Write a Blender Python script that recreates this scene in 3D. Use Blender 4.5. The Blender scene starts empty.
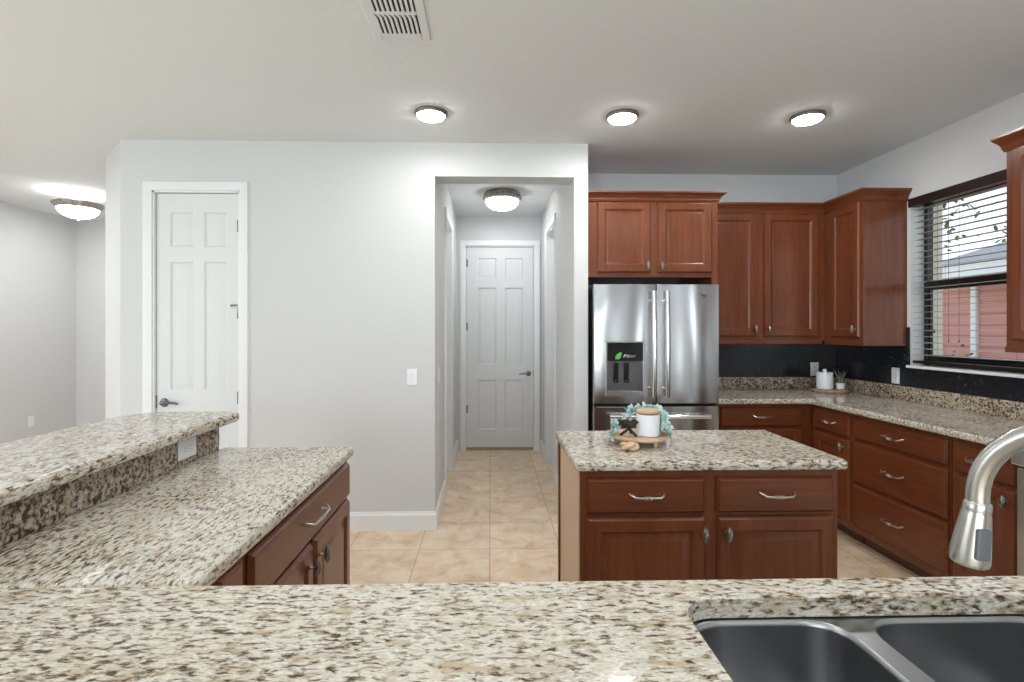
import bpy, bmesh, math, random
from mathutils import Vector, Matrix
random.seed(7)
PI = math.pi
S = bpy.context.scene
COL = S.collection

# ------------------------------------------------------------------ camera
cam_d = bpy.data.cameras.new('camera')
cam = bpy.data.objects.new('camera', cam_d); COL.objects.link(cam)
cam.location = (0, 0, 1.424)
cam.rotation_euler = (PI / 2, 0, -0.0255)
cam_d.sensor_width = 36.0
cam_d.lens = 514.0 / 1024 * 36
cam_d.shift_x = (512 - 502.9) / 1024
cam_d.shift_y = (329.5 - 341.0) / 1024
cam_d.clip_start = 0.02
S.camera = cam

# ------------------------------------------------------------------ sky, light, exposure
S.view_settings.view_transform = 'Standard'
S.view_settings.look = 'None'
S.view_settings.exposure = 0.0
S.view_settings.gamma = 1.0
S.view_settings.use_curve_mapping = False
W = bpy.data.worlds.new('world'); S.world = W
W.use_nodes = True
wn = W.node_tree; wn.nodes.clear()
wo = wn.nodes.new('ShaderNodeOutputWorld'); wb = wn.nodes.new('ShaderNodeBackground')
wtc = wn.nodes.new('ShaderNodeTexCoord'); wsep = wn.nodes.new('ShaderNodeSeparateXYZ')
wr = wn.nodes.new('ShaderNodeValToRGB')
wr.color_ramp.elements[0].position = 0.0; wr.color_ramp.elements[0].color = (0.93, 0.96, 1.0, 1)
wr.color_ramp.elements[1].position = 0.6; wr.color_ramp.elements[1].color = (0.62, 0.78, 1.0, 1)
wn.links.new(wtc.outputs['Generated'], wsep.inputs[0]); wn.links.new(wsep.outputs['Z'], wr.inputs[0])
wn.links.new(wr.outputs[0], wb.inputs['Color']); wb.inputs['Strength'].default_value = 1.6
wn.links.new(wb.outputs[0], wo.inputs[0])


def area(name, loc, rot, sx, sy, power, color=(1, 1, 1)):
    d = bpy.data.lights.new(name, 'AREA'); d.shape = 'RECTANGLE'; d.size = sx; d.size_y = sy
    d.energy = power; d.color = color
    o = bpy.data.objects.new(name, d); COL.objects.link(o); o.location = loc; o.rotation_euler = rot
    return o


# added fill lights at unseen rear and left openings, tilted up to brighten the ceiling
area('rear_fill', (-0.9, -3.9, 1.25), (PI / 2 + 0.62, 0, 0), 3.6, 2.2, 175, (0.86, 0.95, 1.0))
area('side_fill', (-5.0, 0.2, 1.4), (PI / 2 + 0.2, 0, -PI / 2), 2.4, 2.0, 50, (0.86, 0.95, 1.0))


def lamp_or_fill_disk(x, y, z, power, size=.17, color=(0.99, 0.995, 1.0)):  # disk light facing down, for fitted lamps and for added fill
    d = bpy.data.lights.new('lamp_or_fill_disk', 'AREA'); d.shape = 'DISK'; d.size = size; d.energy = power; d.color = color
    o = bpy.data.objects.new('lamp_or_fill_disk', d); COL.objects.link(o); o.location = (x, y, z)
    return o


# added fill lights at ceiling height without fixtures, over and behind the camera
for x_, y_ in ((-.9, .8), (.5, 1.3), (1.7, 1.2), (-.4, -1.2), (1.2, -1.2), (-3.2, 1.2)):
    lamp_or_fill_disk(x_, y_, 2.70, 7.5, .9)
lamp_or_fill_disk(.11, 5.5, 2.70, 4.5, .4)  # added fill to brighten the hall, no fixture here
lamp_or_fill_disk(-4.2, 3.4, 2.70, 30, .6)  # added fill to brighten the left room, no fixture here
lamp_or_fill_disk(-4.2, 5.7, 2.70, 9, .5)  # second added fill, deeper in the left room

CEIL = 2.756
# ------------------------------------------------------------------ materials


def mat(name):
    m = bpy.data.materials.new(name); m.use_nodes = True
    nt = m.node_tree
    return m, nt, nt.nodes['Principled BSDF']


def setp(b, **k):
    for n, v in k.items():
        n = n.replace('_', ' ')
        if n in b.inputs:
            b.inputs[n].default_value = v


def plain(name, c, rough=0.5, metal=0.0, **k):
    m, nt, b = mat(name)
    setp(b, Base_Color=(*c, 1), Roughness=rough, Metallic=metal, **k)
    return m


def node(nt, t, **k):
    n = nt.nodes.new(t)
    for a, v in k.items():
        setattr(n, a, v)
    return n


def coords(nt, scale=(1, 1, 1), loc=(0, 0, 0), rot=(0, 0, 0)):
    tc = node(nt, 'ShaderNodeTexCoord'); mp = node(nt, 'ShaderNodeMapping')
    mp.inputs['Scale'].default_value = scale; mp.inputs['Location'].default_value = loc
    mp.inputs['Rotation'].default_value = rot
    nt.links.new(tc.outputs['Object'], mp.inputs['Vector'])
    return mp.outputs['Vector']


def noise(nt, vec, scale, detail=3, rough=0.5, dist=0.0):
    n = node(nt, 'ShaderNodeTexNoise')
    n.inputs['Scale'].default_value = scale; n.inputs['Detail'].default_value = detail
    n.inputs['Roughness'].default_value = rough; n.inputs['Distortion'].default_value = dist
    if vec is not None:
        nt.links.new(vec, n.inputs['Vector'])
    return n.outputs['Fac']


def ramp(nt, fac, stops):
    r = node(nt, 'ShaderNodeValToRGB')
    el = r.color_ramp.elements
    while len(el) < len(stops):
        el.new(0.5)
    for e, (p, c) in zip(el, stops):
        e.position = p
        e.color = (*c, 1) if len(c) == 3 else c
    nt.links.new(fac, r.inputs[0])
    return r.outputs[0]


def mix(nt, fac, a, b, blend='MIX'):
    m = node(nt, 'ShaderNodeMix', data_type='RGBA', blend_type=blend)
    for sock, v in ((m.inputs[0], fac), (m.inputs[6], a), (m.inputs[7], b)):
        if hasattr(v, 'is_linked'):
            nt.links.new(v, sock)
        elif isinstance(v, (int, float)):
            sock.default_value = v
        else:
            sock.default_value = (*v, 1)
    return m.outputs[2]


def bump(nt, b, h, strength, dist=0.01):
    n = node(nt, 'ShaderNodeBump')
    n.inputs['Strength'].default_value = strength; n.inputs['Distance'].default_value = dist
    nt.links.new(h, n.inputs['Height']); nt.links.new(n.outputs[0], b.inputs['Normal'])


def paint(name, c, rough, tex=90, strength=0.08):
    m, nt, b = mat(name)
    v = coords(nt)
    n = noise(nt, v, tex, 4, 0.6)
    col = ramp(nt, noise(nt, v, 1.3, 2), [(0.3, tuple(x * 0.985 for x in c)), (0.7, c)])
    nt.links.new(col, b.inputs['Base Color'])
    setp(b, Roughness=rough)
    bump(nt, b, n, strength, 0.006)
    return m


M = {}
M['wall'] = paint('wall_paint', (0.62, 0.628, 0.63), 0.85)
M['ceiling'] = paint('ceiling_knockdown', (0.73, 0.755, 0.765), 0.95, 55, 0.22)
M['trim'] = plain('white_trim_paint', (0.77, 0.78, 0.785), 0.35)
M['door'] = plain('white_door_paint', (0.69, 0.70, 0.705), 0.4)
M['plate'] = plain('white_plastic', (0.82, 0.83, 0.85), 0.3)
M['slot'] = plain('dark_slot', (0.03, 0.03, 0.03), 0.6)
M['nickel'] = plain('satin_nickel', (0.55, 0.53, 0.50), 0.28, 1.0)
M['pewter'] = plain('antique_pewter', (0.34, 0.32, 0.30), 0.33, 1.0)
M['gunmetal'] = plain('dark_hinge_metal', (0.16, 0.16, 0.165), 0.35, 1.0)
M['lampshell'] = plain('brushed_bronze_ring', (0.20, 0.195, 0.185), 0.4, 0.8)
M['black'] = plain('black_plastic', (0.012, 0.012, 0.014), 0.25)
M['ventpaint'] = plain('vent_paint', (0.70, 0.725, 0.735), 0.6)
M['gasket'] = plain('black_gasket_and_duct_dark', (0.008, 0.008, 0.008), 0.7)  # fridge gasket, also the painted dark behind the vent louvers
M['blackglass'] = plain('black_glass', (0.006, 0.006, 0.008), 0.06)
M['blind'] = plain('espresso_blind', (0.022, 0.013, 0.010), 0.28)
M['frame'] = plain('bronze_window_frame', (0.012, 0.011, 0.011), 0.35)
M['cord'] = plain('blind_cord', (0.10, 0.085, 0.075), 0.8)
M['tan'] = plain('unfinished_maple_panel', (0.60, 0.42, 0.27), 0.5)
M['shoe'] = plain('tan_shoe_moulding', (0.36, 0.26, 0.18), 0.55)
M['ceramic'] = plain('white_ceramic', (0.80, 0.84, 0.88), 0.3)
M['wick'] = plain('dark_iron', (0.02, 0.017, 0.014), 0.45, 0.6)
M['lidband'] = plain('brown_seal_band', (0.22, 0.09, 0.035), 0.5)
M['soil'] = plain('potting_soil', (0.05, 0.035, 0.025), 0.9)
M['bluewhite'] = plain('pale_print', (0.55, 0.60, 0.70), 0.5)
M['emblem'] = plain('emblem_grey', (0.10, 0.105, 0.11), 0.35, 0.6)
M['green'] = plain('green_leaf_sticker', (0.10, 0.48, 0.10), 0.5)


def leafmat(name, a, b_):
    m, nt, b = mat(name)
    nt.links.new(ramp(nt, noise(nt, coords(nt), 60, 2), [(0.35, a), (0.65, b_)]), b.inputs['Base Color'])
    setp(b, Roughness=0.6)
    return m


M['eucalyptus'] = leafmat('eucalyptus_leaf', (0.34, 0.50, 0.47), (0.66, 0.78, 0.76))
M['aloe'] = leafmat('succulent_leaf', (0.08, 0.11, 0.08), (0.20, 0.25, 0.18))
M['foliage'] = leafmat('outdoor_foliage', (0.06, 0.14, 0.04), (0.18, 0.30, 0.10))
M['bark'] = leafmat('bark', (0.08, 0.05, 0.03), (0.2, 0.14, 0.09))
M['stem'] = plain('green_stem', (0.16, 0.26, 0.18), 0.6)


def emit(name, c, s):
    m, nt, b = mat(name)
    setp(b, Base_Color=(0.9, 0.9, 0.88, 1), Roughness=0.3, Emission_Color=(*c, 1), Emission_Strength=s)
    return m


M['glow'] = emit('lit_diffuser', (1.0, 0.98, 0.955), 45.0)
M['glowbowl'] = emit('lit_glass_bowl', (1.0, 0.99, 0.975), 18.0)
M['glowbowl_left'] = emit('lit_glass_bowl_bright', (1.0, 0.99, 0.975), 18.0)


def wood(name, dark, mid, light, axis, rough=0.3):
    """stained cherry with fine grain along one axis"""
    m, nt, b = mat(name)
    sc = {'x': (1.2, 16, 16), 'y': (16, 1.2, 16), 'z': (16, 16, 1.2)}[axis]
    v = coords(nt, sc)
    grain = noise(nt, v, 3.2, 6, 0.62, 0.6)
    big = noise(nt, coords(nt, tuple(0.35 * q for q in sc)), 1.6, 3, 0.5, 0.4)
    c1 = ramp(nt, grain, [(0.28, dark), (0.52, mid), (0.78, light)])
    c2 = ramp(nt, big, [(0.3, (0.82, 0.80, 0.80)), (0.7, (1.1, 1.08, 1.06))])
    nt.links.new(mix(nt, 1.0, c1, c2, 'MULTIPLY'), b.inputs['Base Color'])
    b.inputs['Specular IOR Level'].default_value = 0.35
    setp(b, Roughness=rough, Coat_Weight=0.22, Coat_Roughness=0.15)
    return m


CH = ((0.115, 0.031, 0.011), (0.150, 0.042, 0.015), (0.190, 0.057, 0.022))
M['cherry_v'] = wood('cherry_vertical_grain', *CH, 'z')
M['cherry_h'] = wood('cherry_horizontal_grain', *CH, 'x')
M['crown'] = wood('cherry_crown', *CH, 'x', 0.35)
M['toe'] = wood('toe_kick_brown', (0.06, 0.028, 0.016), (0.08, 0.038, 0.022), (0.10, 0.05, 0.03), 'x', 0.5)
M['palewood'] = wood('pale_acacia', (0.50, 0.31, 0.17), (0.66, 0.46, 0.29), (0.78, 0.60, 0.43), 'x', 0.5)
M['bark_edge'] = wood('wood_slice', (0.16, 0.09, 0.055), (0.38, 0.25, 0.17), (0.60, 0.44, 0.33), 'z', 0.7)


def granite(name, along, warm=0.0, dens=0.0, scale=1.0, pale=1.0, brown=(0.255, 0.195, 0.125)):
    m, nt, b = mat(name)
    a, c = 0.85 * scale, 2.1 * scale
    sc = {'x': (a, c, c), 'y': (c, a, c), 'none': (1.3 * scale, 1.3 * scale, 1.3 * scale)}[along]
    v = coords(nt, sc, rot=(0, 0, 0.12))
    n1 = noise(nt, v, 52, 4, 0.6, 0.4)       # main flecks
    n2 = noise(nt, v, 120, 2, 0.6, 0.2)      # peppering
    n3 = noise(nt, coords(nt, tuple(0.5 * q for q in sc), (3.1, 1.7, 0.4)), 34, 4, 0.6, 0.5)   # tan grains
    n4 = noise(nt, coords(nt, (1, 1, 1), (5, 2, 1)), 5, 3)
    base = ramp(nt, n2, [(0.30, tuple(pale * q for q in (0.47, 0.44, 0.37))), (0.52, tuple(pale * q for q in (0.605, 0.58, 0.51))), (0.72, tuple(pale * q for q in (0.74, 0.72, 0.66)))])
    tan = ramp(nt, n3, [(0.50 - warm, (0, 0, 0)), (0.66 - warm, (0.85, 0.85, 0.85))])
    col = mix(nt, tan, base, (0.44, 0.355, 0.235))
    add = node(nt, 'ShaderNodeMath', operation='MULTIPLY_ADD')
    nt.links.new(n4, add.inputs[0]); add.inputs[1].default_value = 0.18; nt.links.new(n1, add.inputs[2])
    mid = ramp(nt, add.outputs[0], [(0.578 - dens, (0, 0, 0)), (0.655 - dens, (0.8, 0.8, 0.8))])
    col = mix(nt, mid, col, brown)
    dk = ramp(nt, add.outputs[0], [(0.672 - dens, (0, 0, 0)), (0.725 - dens, (1, 1, 1))])
    col = mix(nt, dk, col, (0.072, 0.054, 0.040))
    nt.links.new(col, b.inputs['Base Color'])
    setp(b, Roughness=0.10)
    b.inputs['Specular IOR Level'].default_value = 0.24
    return m


M['granite_x'] = granite('speckled_granite_across', 'x')
M['granite_y'] = granite('speckled_granite_lengthwise', 'y')
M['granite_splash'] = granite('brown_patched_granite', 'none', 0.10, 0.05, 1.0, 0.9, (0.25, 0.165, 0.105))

m, nt, b = mat('black_sparkle_backsplash'); M['backsplash'] = m
vv = coords(nt)
vor = node(nt, 'ShaderNodeTexVoronoi'); vor.inputs['Scale'].default_value = 95
nt.links.new(vv, vor.inputs['Vector'])
sp = ramp(nt, vor.outputs['Distance'], [(0.12, (1, 1, 1)), (0.24, (0, 0, 0))])
sel = ramp(nt, noise(nt, vv, 42, 2), [(0.55, (0, 0, 0)), (0.63, (1, 1, 1))])
fl = mix(nt, 1.0, sp, sel, 'MULTIPLY')
nt.links.new(mix(nt, fl, (0.013, 0.014, 0.019), (0.27, 0.27, 0.29)), b.inputs['Base Color'])
setp(b, Roughness=0.22)

m, nt, b = mat('beige_floor_tile'); M['tile'] = m
vv = coords(nt, loc=(0, -0.138, 0))
br = node(nt, 'ShaderNodeTexBrick', offset=0.0, squash=1.0)
br.inputs['Scale'].default_value = 1.0; br.inputs['Brick Width'].default_value = 0.457
br.inputs['Row Height'].default_value = 0.457; br.inputs['Mortar Size'].default_value = 0.0035
br.inputs['Mortar Smooth'].default_value = 0.1; br.inputs['Bias'].default_value = 0.0
br.inputs['Color1'].default_value = (0.94, 0.94, 0.94, 1); br.inputs['Color2'].default_value = (1.05, 1.03, 1.0, 1)
br.inputs['Mortar'].default_value = (0.62, 0.60, 0.57, 1)
nt.links.new(vv, br.inputs['Vector'])
c1 = ramp(nt, noise(nt, vv, 7, 6, 0.65, 0.6), [(0.30, (0.52, 0.36, 0.22)), (0.46, (0.66, 0.50, 0.345)), (0.60, (0.72, 0.595, 0.45)), (0.75, (0.78, 0.68, 0.55))])
nt.links.new(mix(nt, 1.0, c1, br.outputs['Color'], 'MULTIPLY'), b.inputs['Base Color'])
setp(b, Roughness=0.38)
bump(nt, b, br.outputs['Fac'], -0.25, 0.002)


def steel(name, c, rough, axis, wave=0.0):
    m, nt, b = mat(name)
    sc = {'x': (1.0, 160, 160), 'z': (160, 160, 1.0), 'v': (1, 1, 1)}[axis]
    br_ = noise(nt, coords(nt, sc), 2.0, 2)
    nt.links.new(ramp(nt, br_, [(0.3, tuple(q * 0.93 for q in c)), (0.7, c)]), b.inputs['Base Color'])
    setp(b, Roughness=rough, Metallic=1.0)
    if wave:
        tg = node(nt, 'ShaderNodeTangent', direction_type='RADIAL', axis='Z'); nt.links.new(tg.outputs[0], b.inputs['Tangent'])
        setp(b, Anisotropic=0.85)
        w_ = noise(nt, coords(nt, (3.2, 3.2, 0.55)), 1.5, 1, 0.4, 0.3)
        bump(nt, b, w_, wave, 0.05)
    return m


M['steel_door'] = steel('brushed_stainless_door', (0.44, 0.445, 0.45), 0.26, 'z', 1.0)
M['steel'] = steel('brushed_stainless', (0.52, 0.525, 0.53), 0.24, 'z')
M['steel_bar'] = plain('polished_stainless_bar', (0.74, 0.745, 0.75), 0.16, 1.0)
M['sink'] = steel('satin_sink_steel', (0.40, 0.41, 0.42), 0.3, 'x')
M['faucet'] = plain('brushed_nickel_faucet', (0.46, 0.45, 0.42), 0.27, 1.0)
M['rubber'] = plain('grey_rubber_button', (0.085, 0.095, 0.10), 0.45)

m, nt, b = mat('window_glass'); M['glass'] = m
nt.nodes.remove(b)
tr = node(nt, 'ShaderNodeBsdfTransparent'); gl = node(nt, 'ShaderNodeBsdfGlossy'); gl.inputs['Roughness'].default_value = 0.0
ms = node(nt, 'ShaderNodeMixShader')
ms.inputs[0].default_value = 0.05; nt.links.new(tr.outputs[0], ms.inputs[1]); nt.links.new(gl.outputs[0], ms.inputs[2])
nt.links.new(ms.outputs[0], nt.nodes['Material Output'].inputs['Surface'])

m, nt, b = mat('ornate_lamp_ring'); M['ornate'] = m
vo = node(nt, 'ShaderNodeTexVoronoi'); vo.inputs['Scale'].default_value = 55
nt.links.new(coords(nt), vo.inputs['Vector'])
nt.links.new(ramp(nt, vo.outputs['Distance'], [(0.1, (0.10, 0.09, 0.075)), (0.6, (0.42, 0.40, 0.36))]), b.inputs['Base Color'])
setp(b, Roughness=0.45, Metallic=0.5)
bump(nt, b, vo.outputs['Distance'], 0.6, 0.01)

m, nt, b = mat('red_siding'); M['siding'] = m
wv = node(nt, 'ShaderNodeTexWave', bands_direction='Z'); wv.inputs['Scale'].default_value = 2.1
nt.links.new(coords(nt), wv.inputs['Vector'])
nt.links.new(ramp(nt, wv.outputs['Fac'], [(0.0, (0.48, 0.19, 0.15)), (0.15, (0.64, 0.285, 0.24)), (1.0, (0.66, 0.295, 0.25))]), b.inputs['Base Color'])
setp(b, Roughness=0.8)
m, nt, b = mat('grey_shingle'); M['shingle'] = m
nt.links.new(ramp(nt, noise(nt, coords(nt, (2, 8, 8)), 5, 4), [(0.3, (0.30, 0.28, 0.27)), (0.7, (0.48, 0.46, 0.44))]), b.inputs['Base Color'])
setp(b, Roughness=0.9)
m, nt, b = mat('lawn'); M['lawn'] = m
nt.links.new(ramp(nt, noise(nt, coords(nt), 8, 5), [(0.3, (0.10, 0.20, 0.05)), (0.7, (0.25, 0.36, 0.12))]), b.inputs['Base Color'])
setp(b, Roughness=0.95)
m, nt, b = mat('house_white'); M['housewhite'] = m
setp(b, Base_Color=(0.85, 0.85, 0.83, 1), Roughness=0.6)

# ------------------------------------------------------------------ mesh helpers


def link(name, bm, material, parent=None, sharp=32, loc=None):
    bmesh.ops.recalc_face_normals(bm, faces=bm.faces[:])
    me = bpy.data.meshes.new(name); bm.to_mesh(me); bm.free()
    me.polygons.foreach_set('use_smooth', [True] * len(me.polygons))
    me.set_sharp_from_angle(angle=math.radians(sharp))
    me.materials.append(material)
    o = bpy.data.objects.new(name, me); COL.objects.link(o)
    wn_ = o.modifiers.new('weighted_normal', 'WEIGHTED_NORMAL'); wn_.keep_sharp = True; wn_.weight = 80
    if parent: o.parent = parent
    if loc: o.location = loc
    return o


def thing(name, label, cat, loc=(0, 0, 0), rotz=0, group=None):
    o = bpy.data.objects.new(name, None); COL.objects.link(o)
    o.location = loc; o.rotation_euler = (0, 0, rotz); o.empty_display_size = 0.05
    o['label'] = label; o['category'] = cat
    if group: o['group'] = group
    return o


def tag(o, label, cat, group=None):
    o['label'] = label; o['category'] = cat
    if group: o['group'] = group
    return o


def struct(name, bm, material, label=None):
    o = link(name, bm, material); o['kind'] = 'structure'
    if label: o['label'] = label
    return o


def sroot(name):
    o = bpy.data.objects.new(name, None); COL.objects.link(o); o['kind'] = 'structure'
    return o


def B():
    return bmesh.new()


def box(bm, x0, x1, y0, y1, z0, z1, bev=0.0, seg=2, rot=None, piv=None):
    r = bmesh.ops.create_cube(bm, size=1.0)
    vs = r['verts']
    for v in vs:
        v.co = Vector(((x0 + x1) / 2 + v.co.x * (x1 - x0), (y0 + y1) / 2 + v.co.y * (y1 - y0), (z0 + z1) / 2 + v.co.z * (z1 - z0)))
    if bev > 0:
        es = set()
        for v in vs:
            es.update(v.link_edges)
        r2 = bmesh.ops.bevel(bm, geom=list(es), offset=bev, segments=seg, affect='EDGES', profile=0.5)
        vs = list({v for f in r2['faces'] for v in f.verts} | {v for v in vs if v.is_valid})
    if rot is not None:
        p = Vector(piv) if piv else Vector(((x0 + x1) / 2, (y0 + y1) / 2, (z0 + z1) / 2))
        for v in vs:
            v.co = rot @ (v.co - p) + p
    return vs


def lathe(bm, prof, c=(0, 0, 0), n=40, axis='z', cap=True):
    """prof: list of (radius, height)"""
    rings = []
    for r, h in prof:
        ring = []
        if r < 1e-6:
            ring = [bm.verts.new(ax((0, 0, h), axis, c))]
        else:
            for k in range(n):
                a = 2 * PI * k / n
                ring.append(bm.verts.new(ax((r * math.cos(a), r * math.sin(a), h), axis, c)))
        rings.append(ring)
    for a, b_ in zip(rings, rings[1:]):
        for k in range(n):
            k2 = (k + 1) % n
            if len(a) == 1 and len(b_) == 1: continue
            if len(a) == 1: bm.faces.new((a[0], b_[k], b_[k2]))
            elif len(b_) == 1: bm.faces.new((a[k], a[k2], b_[0]))
            else: bm.faces.new((a[k], a[k2], b_[k2], b_[k]))
    if cap:
        for ring in (rings[0], rings[-1]):
            if len(ring) > 2: bm.faces.new(ring)


def ax(p, axis, c):
    x, y, z = p
    if axis == 'z': q = (x, y, z)
    elif axis == 'y': q = (x, z, y)
    else: q = (z, x, y)
    return Vector((q[0] + c[0], q[1] + c[1], q[2] + c[2]))


def tube(bm, pts, rad, n=12, cap=True):
    pts = [Vector(p) for p in pts]
    rs = rad if isinstance(rad, (list, tuple)) else [rad] * len(pts)
    rings = []
    up = None
    for i, p in enumerate(pts):
        if i == 0: t = pts[1] - p
        elif i == len(pts) - 1: t = p - pts[i - 1]
        else: t = (pts[i + 1] - p).normalized() + (p - pts[i - 1]).normalized()
        t.normalize()
        if up is None:
            up = Vector((0, 0, 1)) if abs(t.z) < 0.9 else Vector((1, 0, 0))
        s = t.cross(up); s.normalize()
        u = s.cross(t); u.normalize(); up = u
        rings.append([bm.verts.new(p + rs[i] * (math.cos(2 * PI * k / n) * s + math.sin(2 * PI * k / n) * u)) for k in range(n)])
    for a, b_ in zip(rings, rings[1:]):
        for k in range(n):
            bm.faces.new((a[k], a[(k + 1) % n], b_[(k + 1) % n], b_[k]))
    if cap:
        bm.faces.new(rings[0]); bm.faces.new(list(reversed(rings[-1])))


def ellipsoid(bm, c, r, u=14, v=8):
    res = bmesh.ops.create_uvsphere(bm, u_segments=u, v_segments=v, radius=1.0)
    for w in res['verts']:
        w.co = Vector((c[0] + w.co.x * r[0], c[1] + w.co.y * r[1], c[2] + w.co.z * r[2]))
    return res['verts']


def rings_panel(bm, x0, x1, z0, z1, rings, y=0.0, back=None):
    """nested rectangles in the local xz plane; rings: list of (inset, depth towards -y)"""
    prev = None
    first = None
    for ins, d in rings:
        a, b_, c, e = x0 + ins, x1 - ins, z0 + ins, z1 - ins
        cur = [bm.verts.new((p, y - d, q)) for p, q in ((a, c), (b_, c), (b_, e), (a, e))]
        if prev:
            for k in range(4):
                bm.faces.new((prev[k], prev[(k + 1) % 4], cur[(k + 1) % 4], cur[k]))
        else:
            first = cur
        prev = cur
    bm.faces.new(prev)
    if back:
        bm.faces.new(list(reversed(first)))


def offset_poly(pts, d):
    """inward offset (d > 0) of a counter-clockwise polygon"""
    out = []
    n = len(pts)
    for i in range(n):
        p0, p1, p2 = Vector(pts[i - 1]), Vector(pts[i]), Vector(pts[(i + 1) % n])
        e1 = (p1 - p0).normalized(); e2 = (p2 - p1).normalized()
        n1 = Vector((-e1.y, e1.x)); n2 = Vector((-e2.y, e2.x))
        k = 1 + n1.dot(n2)
        out.append(p1 + (n1 + n2) * (d / max(k, 0.2)))
    return out


def round_poly(pts, rad, seg=5):
    """round the convex/concave corners of a polygon; rad: one value or one per corner"""
    n = len(pts); out = []
    for i in range(n):
        r = rad[i] if isinstance(rad, (list, tuple)) else rad
        p0, p1, p2 = Vector(pts[i - 1]), Vector(pts[i]), Vector(pts[(i + 1) % n])
        if r <= 0:
            out.append(p1); continue
        a = (p0 - p1).normalized(); c = (p2 - p1).normalized()
        s, e = p1 + a * r, p1 + c * r
        for k in range(seg + 1):
            t = k / seg
            out.append(s * (1 - t) ** 2 + p1 * 2 * t * (1 - t) + e * t * t)
    return out


def slab(bm, poly, z0, z1, prof=None, hole=None):
    """stone slab with an eased edge; poly counter-clockwise, hole a clockwise-free loop"""
    t = z1 - z0
    prof = prof or [(0.010, 0.0), (0.003, 0.004), (0.0, 0.012), (0.0, t - 0.016), (0.002, t - 0.008), (0.006, t - 0.003), (0.013, t)]
    loops = []
    for ins, h in prof:
        loops.append([bm.verts.new((p.x, p.y, z0 + h)) for p in offset_poly(poly, ins)])
    n = len(poly)
    for a, b_ in zip(loops, loops[1:]):
        for k in range(n):
            bm.faces.new((a[k], a[(k + 1) % n], b_[(k + 1) % n], b_[k]))
    if not hole:
        bm.faces.new(loops[-1]); bm.faces.new(list(reversed(loops[0])))
        return
    hl = []
    for ins, h in ((0.0, 0.0), (0.0, t - 0.004), (-0.004, t)):
        hl.append([bm.verts.new((p.x, p.y, z0 + h)) for p in offset_poly(hole, ins)])
    m_ = len(hole)
    for a, b_ in zip(hl, hl[1:]):
        for k in range(m_):
            bm.faces.new((a[k], b_[k], b_[(k + 1) % m_], a[(k + 1) % m_]))

    def edges(loop):
        return [bm.edges.get((loop[k], loop[(k + 1) % len(loop)])) for k in range(len(loop))]
    for o_, i_ in ((loops[-1], hl[-1]), (loops[0], hl[0])):
        bmesh.ops.triangle_fill(bm, use_beauty=True, use_dissolve=False, edges=edges(o_) + edges(i_))


def extrude_profile(bm, prof, path, closed=False):
    """prof: (out, z) points, path: list of xy points walked with the outside on the right"""
    n = len(path); rows = []
    for i in range(n):
        p1 = Vector(path[i])
        if i == 0: e1 = e2 = (Vector(path[1]) - p1).normalized()
        elif i == n - 1: e1 = e2 = (p1 - Vector(path[i - 1])).normalized()
        else:
            e1 = (p1 - Vector(path[i - 1])).normalized(); e2 = (Vector(path[i + 1]) - p1).normalized()
        n1 = Vector((e1.y, -e1.x)); n2 = Vector((e2.y, -e2.x))
        mdir = (n1 + n2) / (1 + n1.dot(n2))
        rows.append([bm.verts.new((p1.x + mdir.x * o_, p1.y + mdir.y * o_, z)) for o_, z in prof])
    for a, b_ in zip(rows, rows[1:]):
        for k in range(len(prof)):
            k2 = (k + 1) % len(prof)
            bm.faces.new((a[k], a[k2], b_[k2], b_[k]))
    bm.faces.new(rows[0]); bm.faces.new(list(reversed(rows[-1])))


# ------------------------------------------------------------------ the room
XR, YB, YW, YH = 2.996, 4.369, 3.672, 6.05
XL, YL = -5.06, 6.42
HX0, HX1 = -0.392, 0.605
STUB = 0.705

bm = B(); box(bm, XL - .15, XR + .25, -4.15, 6.7, -0.12, 0.0)
struct('floor', bm, M['tile'], 'beige mottled square floor tile with thin grout lines')
bm = B(); box(bm, XL - .15, XR + .25, -4.15, 6.7, CEIL, CEIL + .12)
struct('ceiling', bm, M['ceiling'], 'pale grey textured ceiling')

# pantry wall with its door opening and the cased-free opening into the hall
DX0, DX1, DZ = -2.372, -1.758, 2.405
OPZ = 2.516
bm = B()
T = 0.19
box(bm, -2.59, DX0, YW, YW + T, 0, CEIL)
box(bm, DX1, HX0, YW, YW + T, 0, CEIL)
box(bm, DX0, DX1, YW, YW + T, DZ, CEIL)
box(bm, HX0, HX1, YW, YW + T, OPZ, CEIL)
struct('wall_pantry', bm, M['wall'], 'pale grey wall between the pantry door and the hall opening')
bm = B(); box(bm, HX1, STUB, YW, YB + .1, 0, CEIL)
struct('wall_stub', bm, M['wall'], 'narrow wall end between the hall opening and the refrigerator')
# hall side walls with doorways
LD0, LD1, RD0, RD1, HDZ = 4.53, 5.26, 4.73, 5.45, 2.43


def hall_wall(x0, x1, d0, d1, y0):
    q = B()
    box(q, x0, x1, y0, d0, 0, CEIL); box(q, x0, x1, d1, YH + .1, 0, CEIL); box(q, x0, x1, d0, d1, HDZ, CEIL)
    return q


struct('wall_hall_left', hall_wall(HX0 - .115, HX0, LD0, LD1, YW + T), M['wall'])
struct('wall_hall_right', hall_wall(HX1, HX1 + .115, RD0, RD1, YB + .1), M['wall'])
HD0, HD1, HDT = -0.292, 0.533, 2.415
bm = B()
box(bm, HX0 - .1, HD0, YH, YH + .12, 0, CEIL); box(bm, HD1, HX1 + .1, YH, YH + .12, 0, CEIL); box(bm, HD0, HD1, YH, YH + .12, HDT, CEIL)
struct('wall_hall_end', bm, M['wall'])
bm = B(); box(bm, STUB, XR + .16, YB, YB + .12, 0, CEIL)
struct('wall_back', bm, M['wall'])
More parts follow.
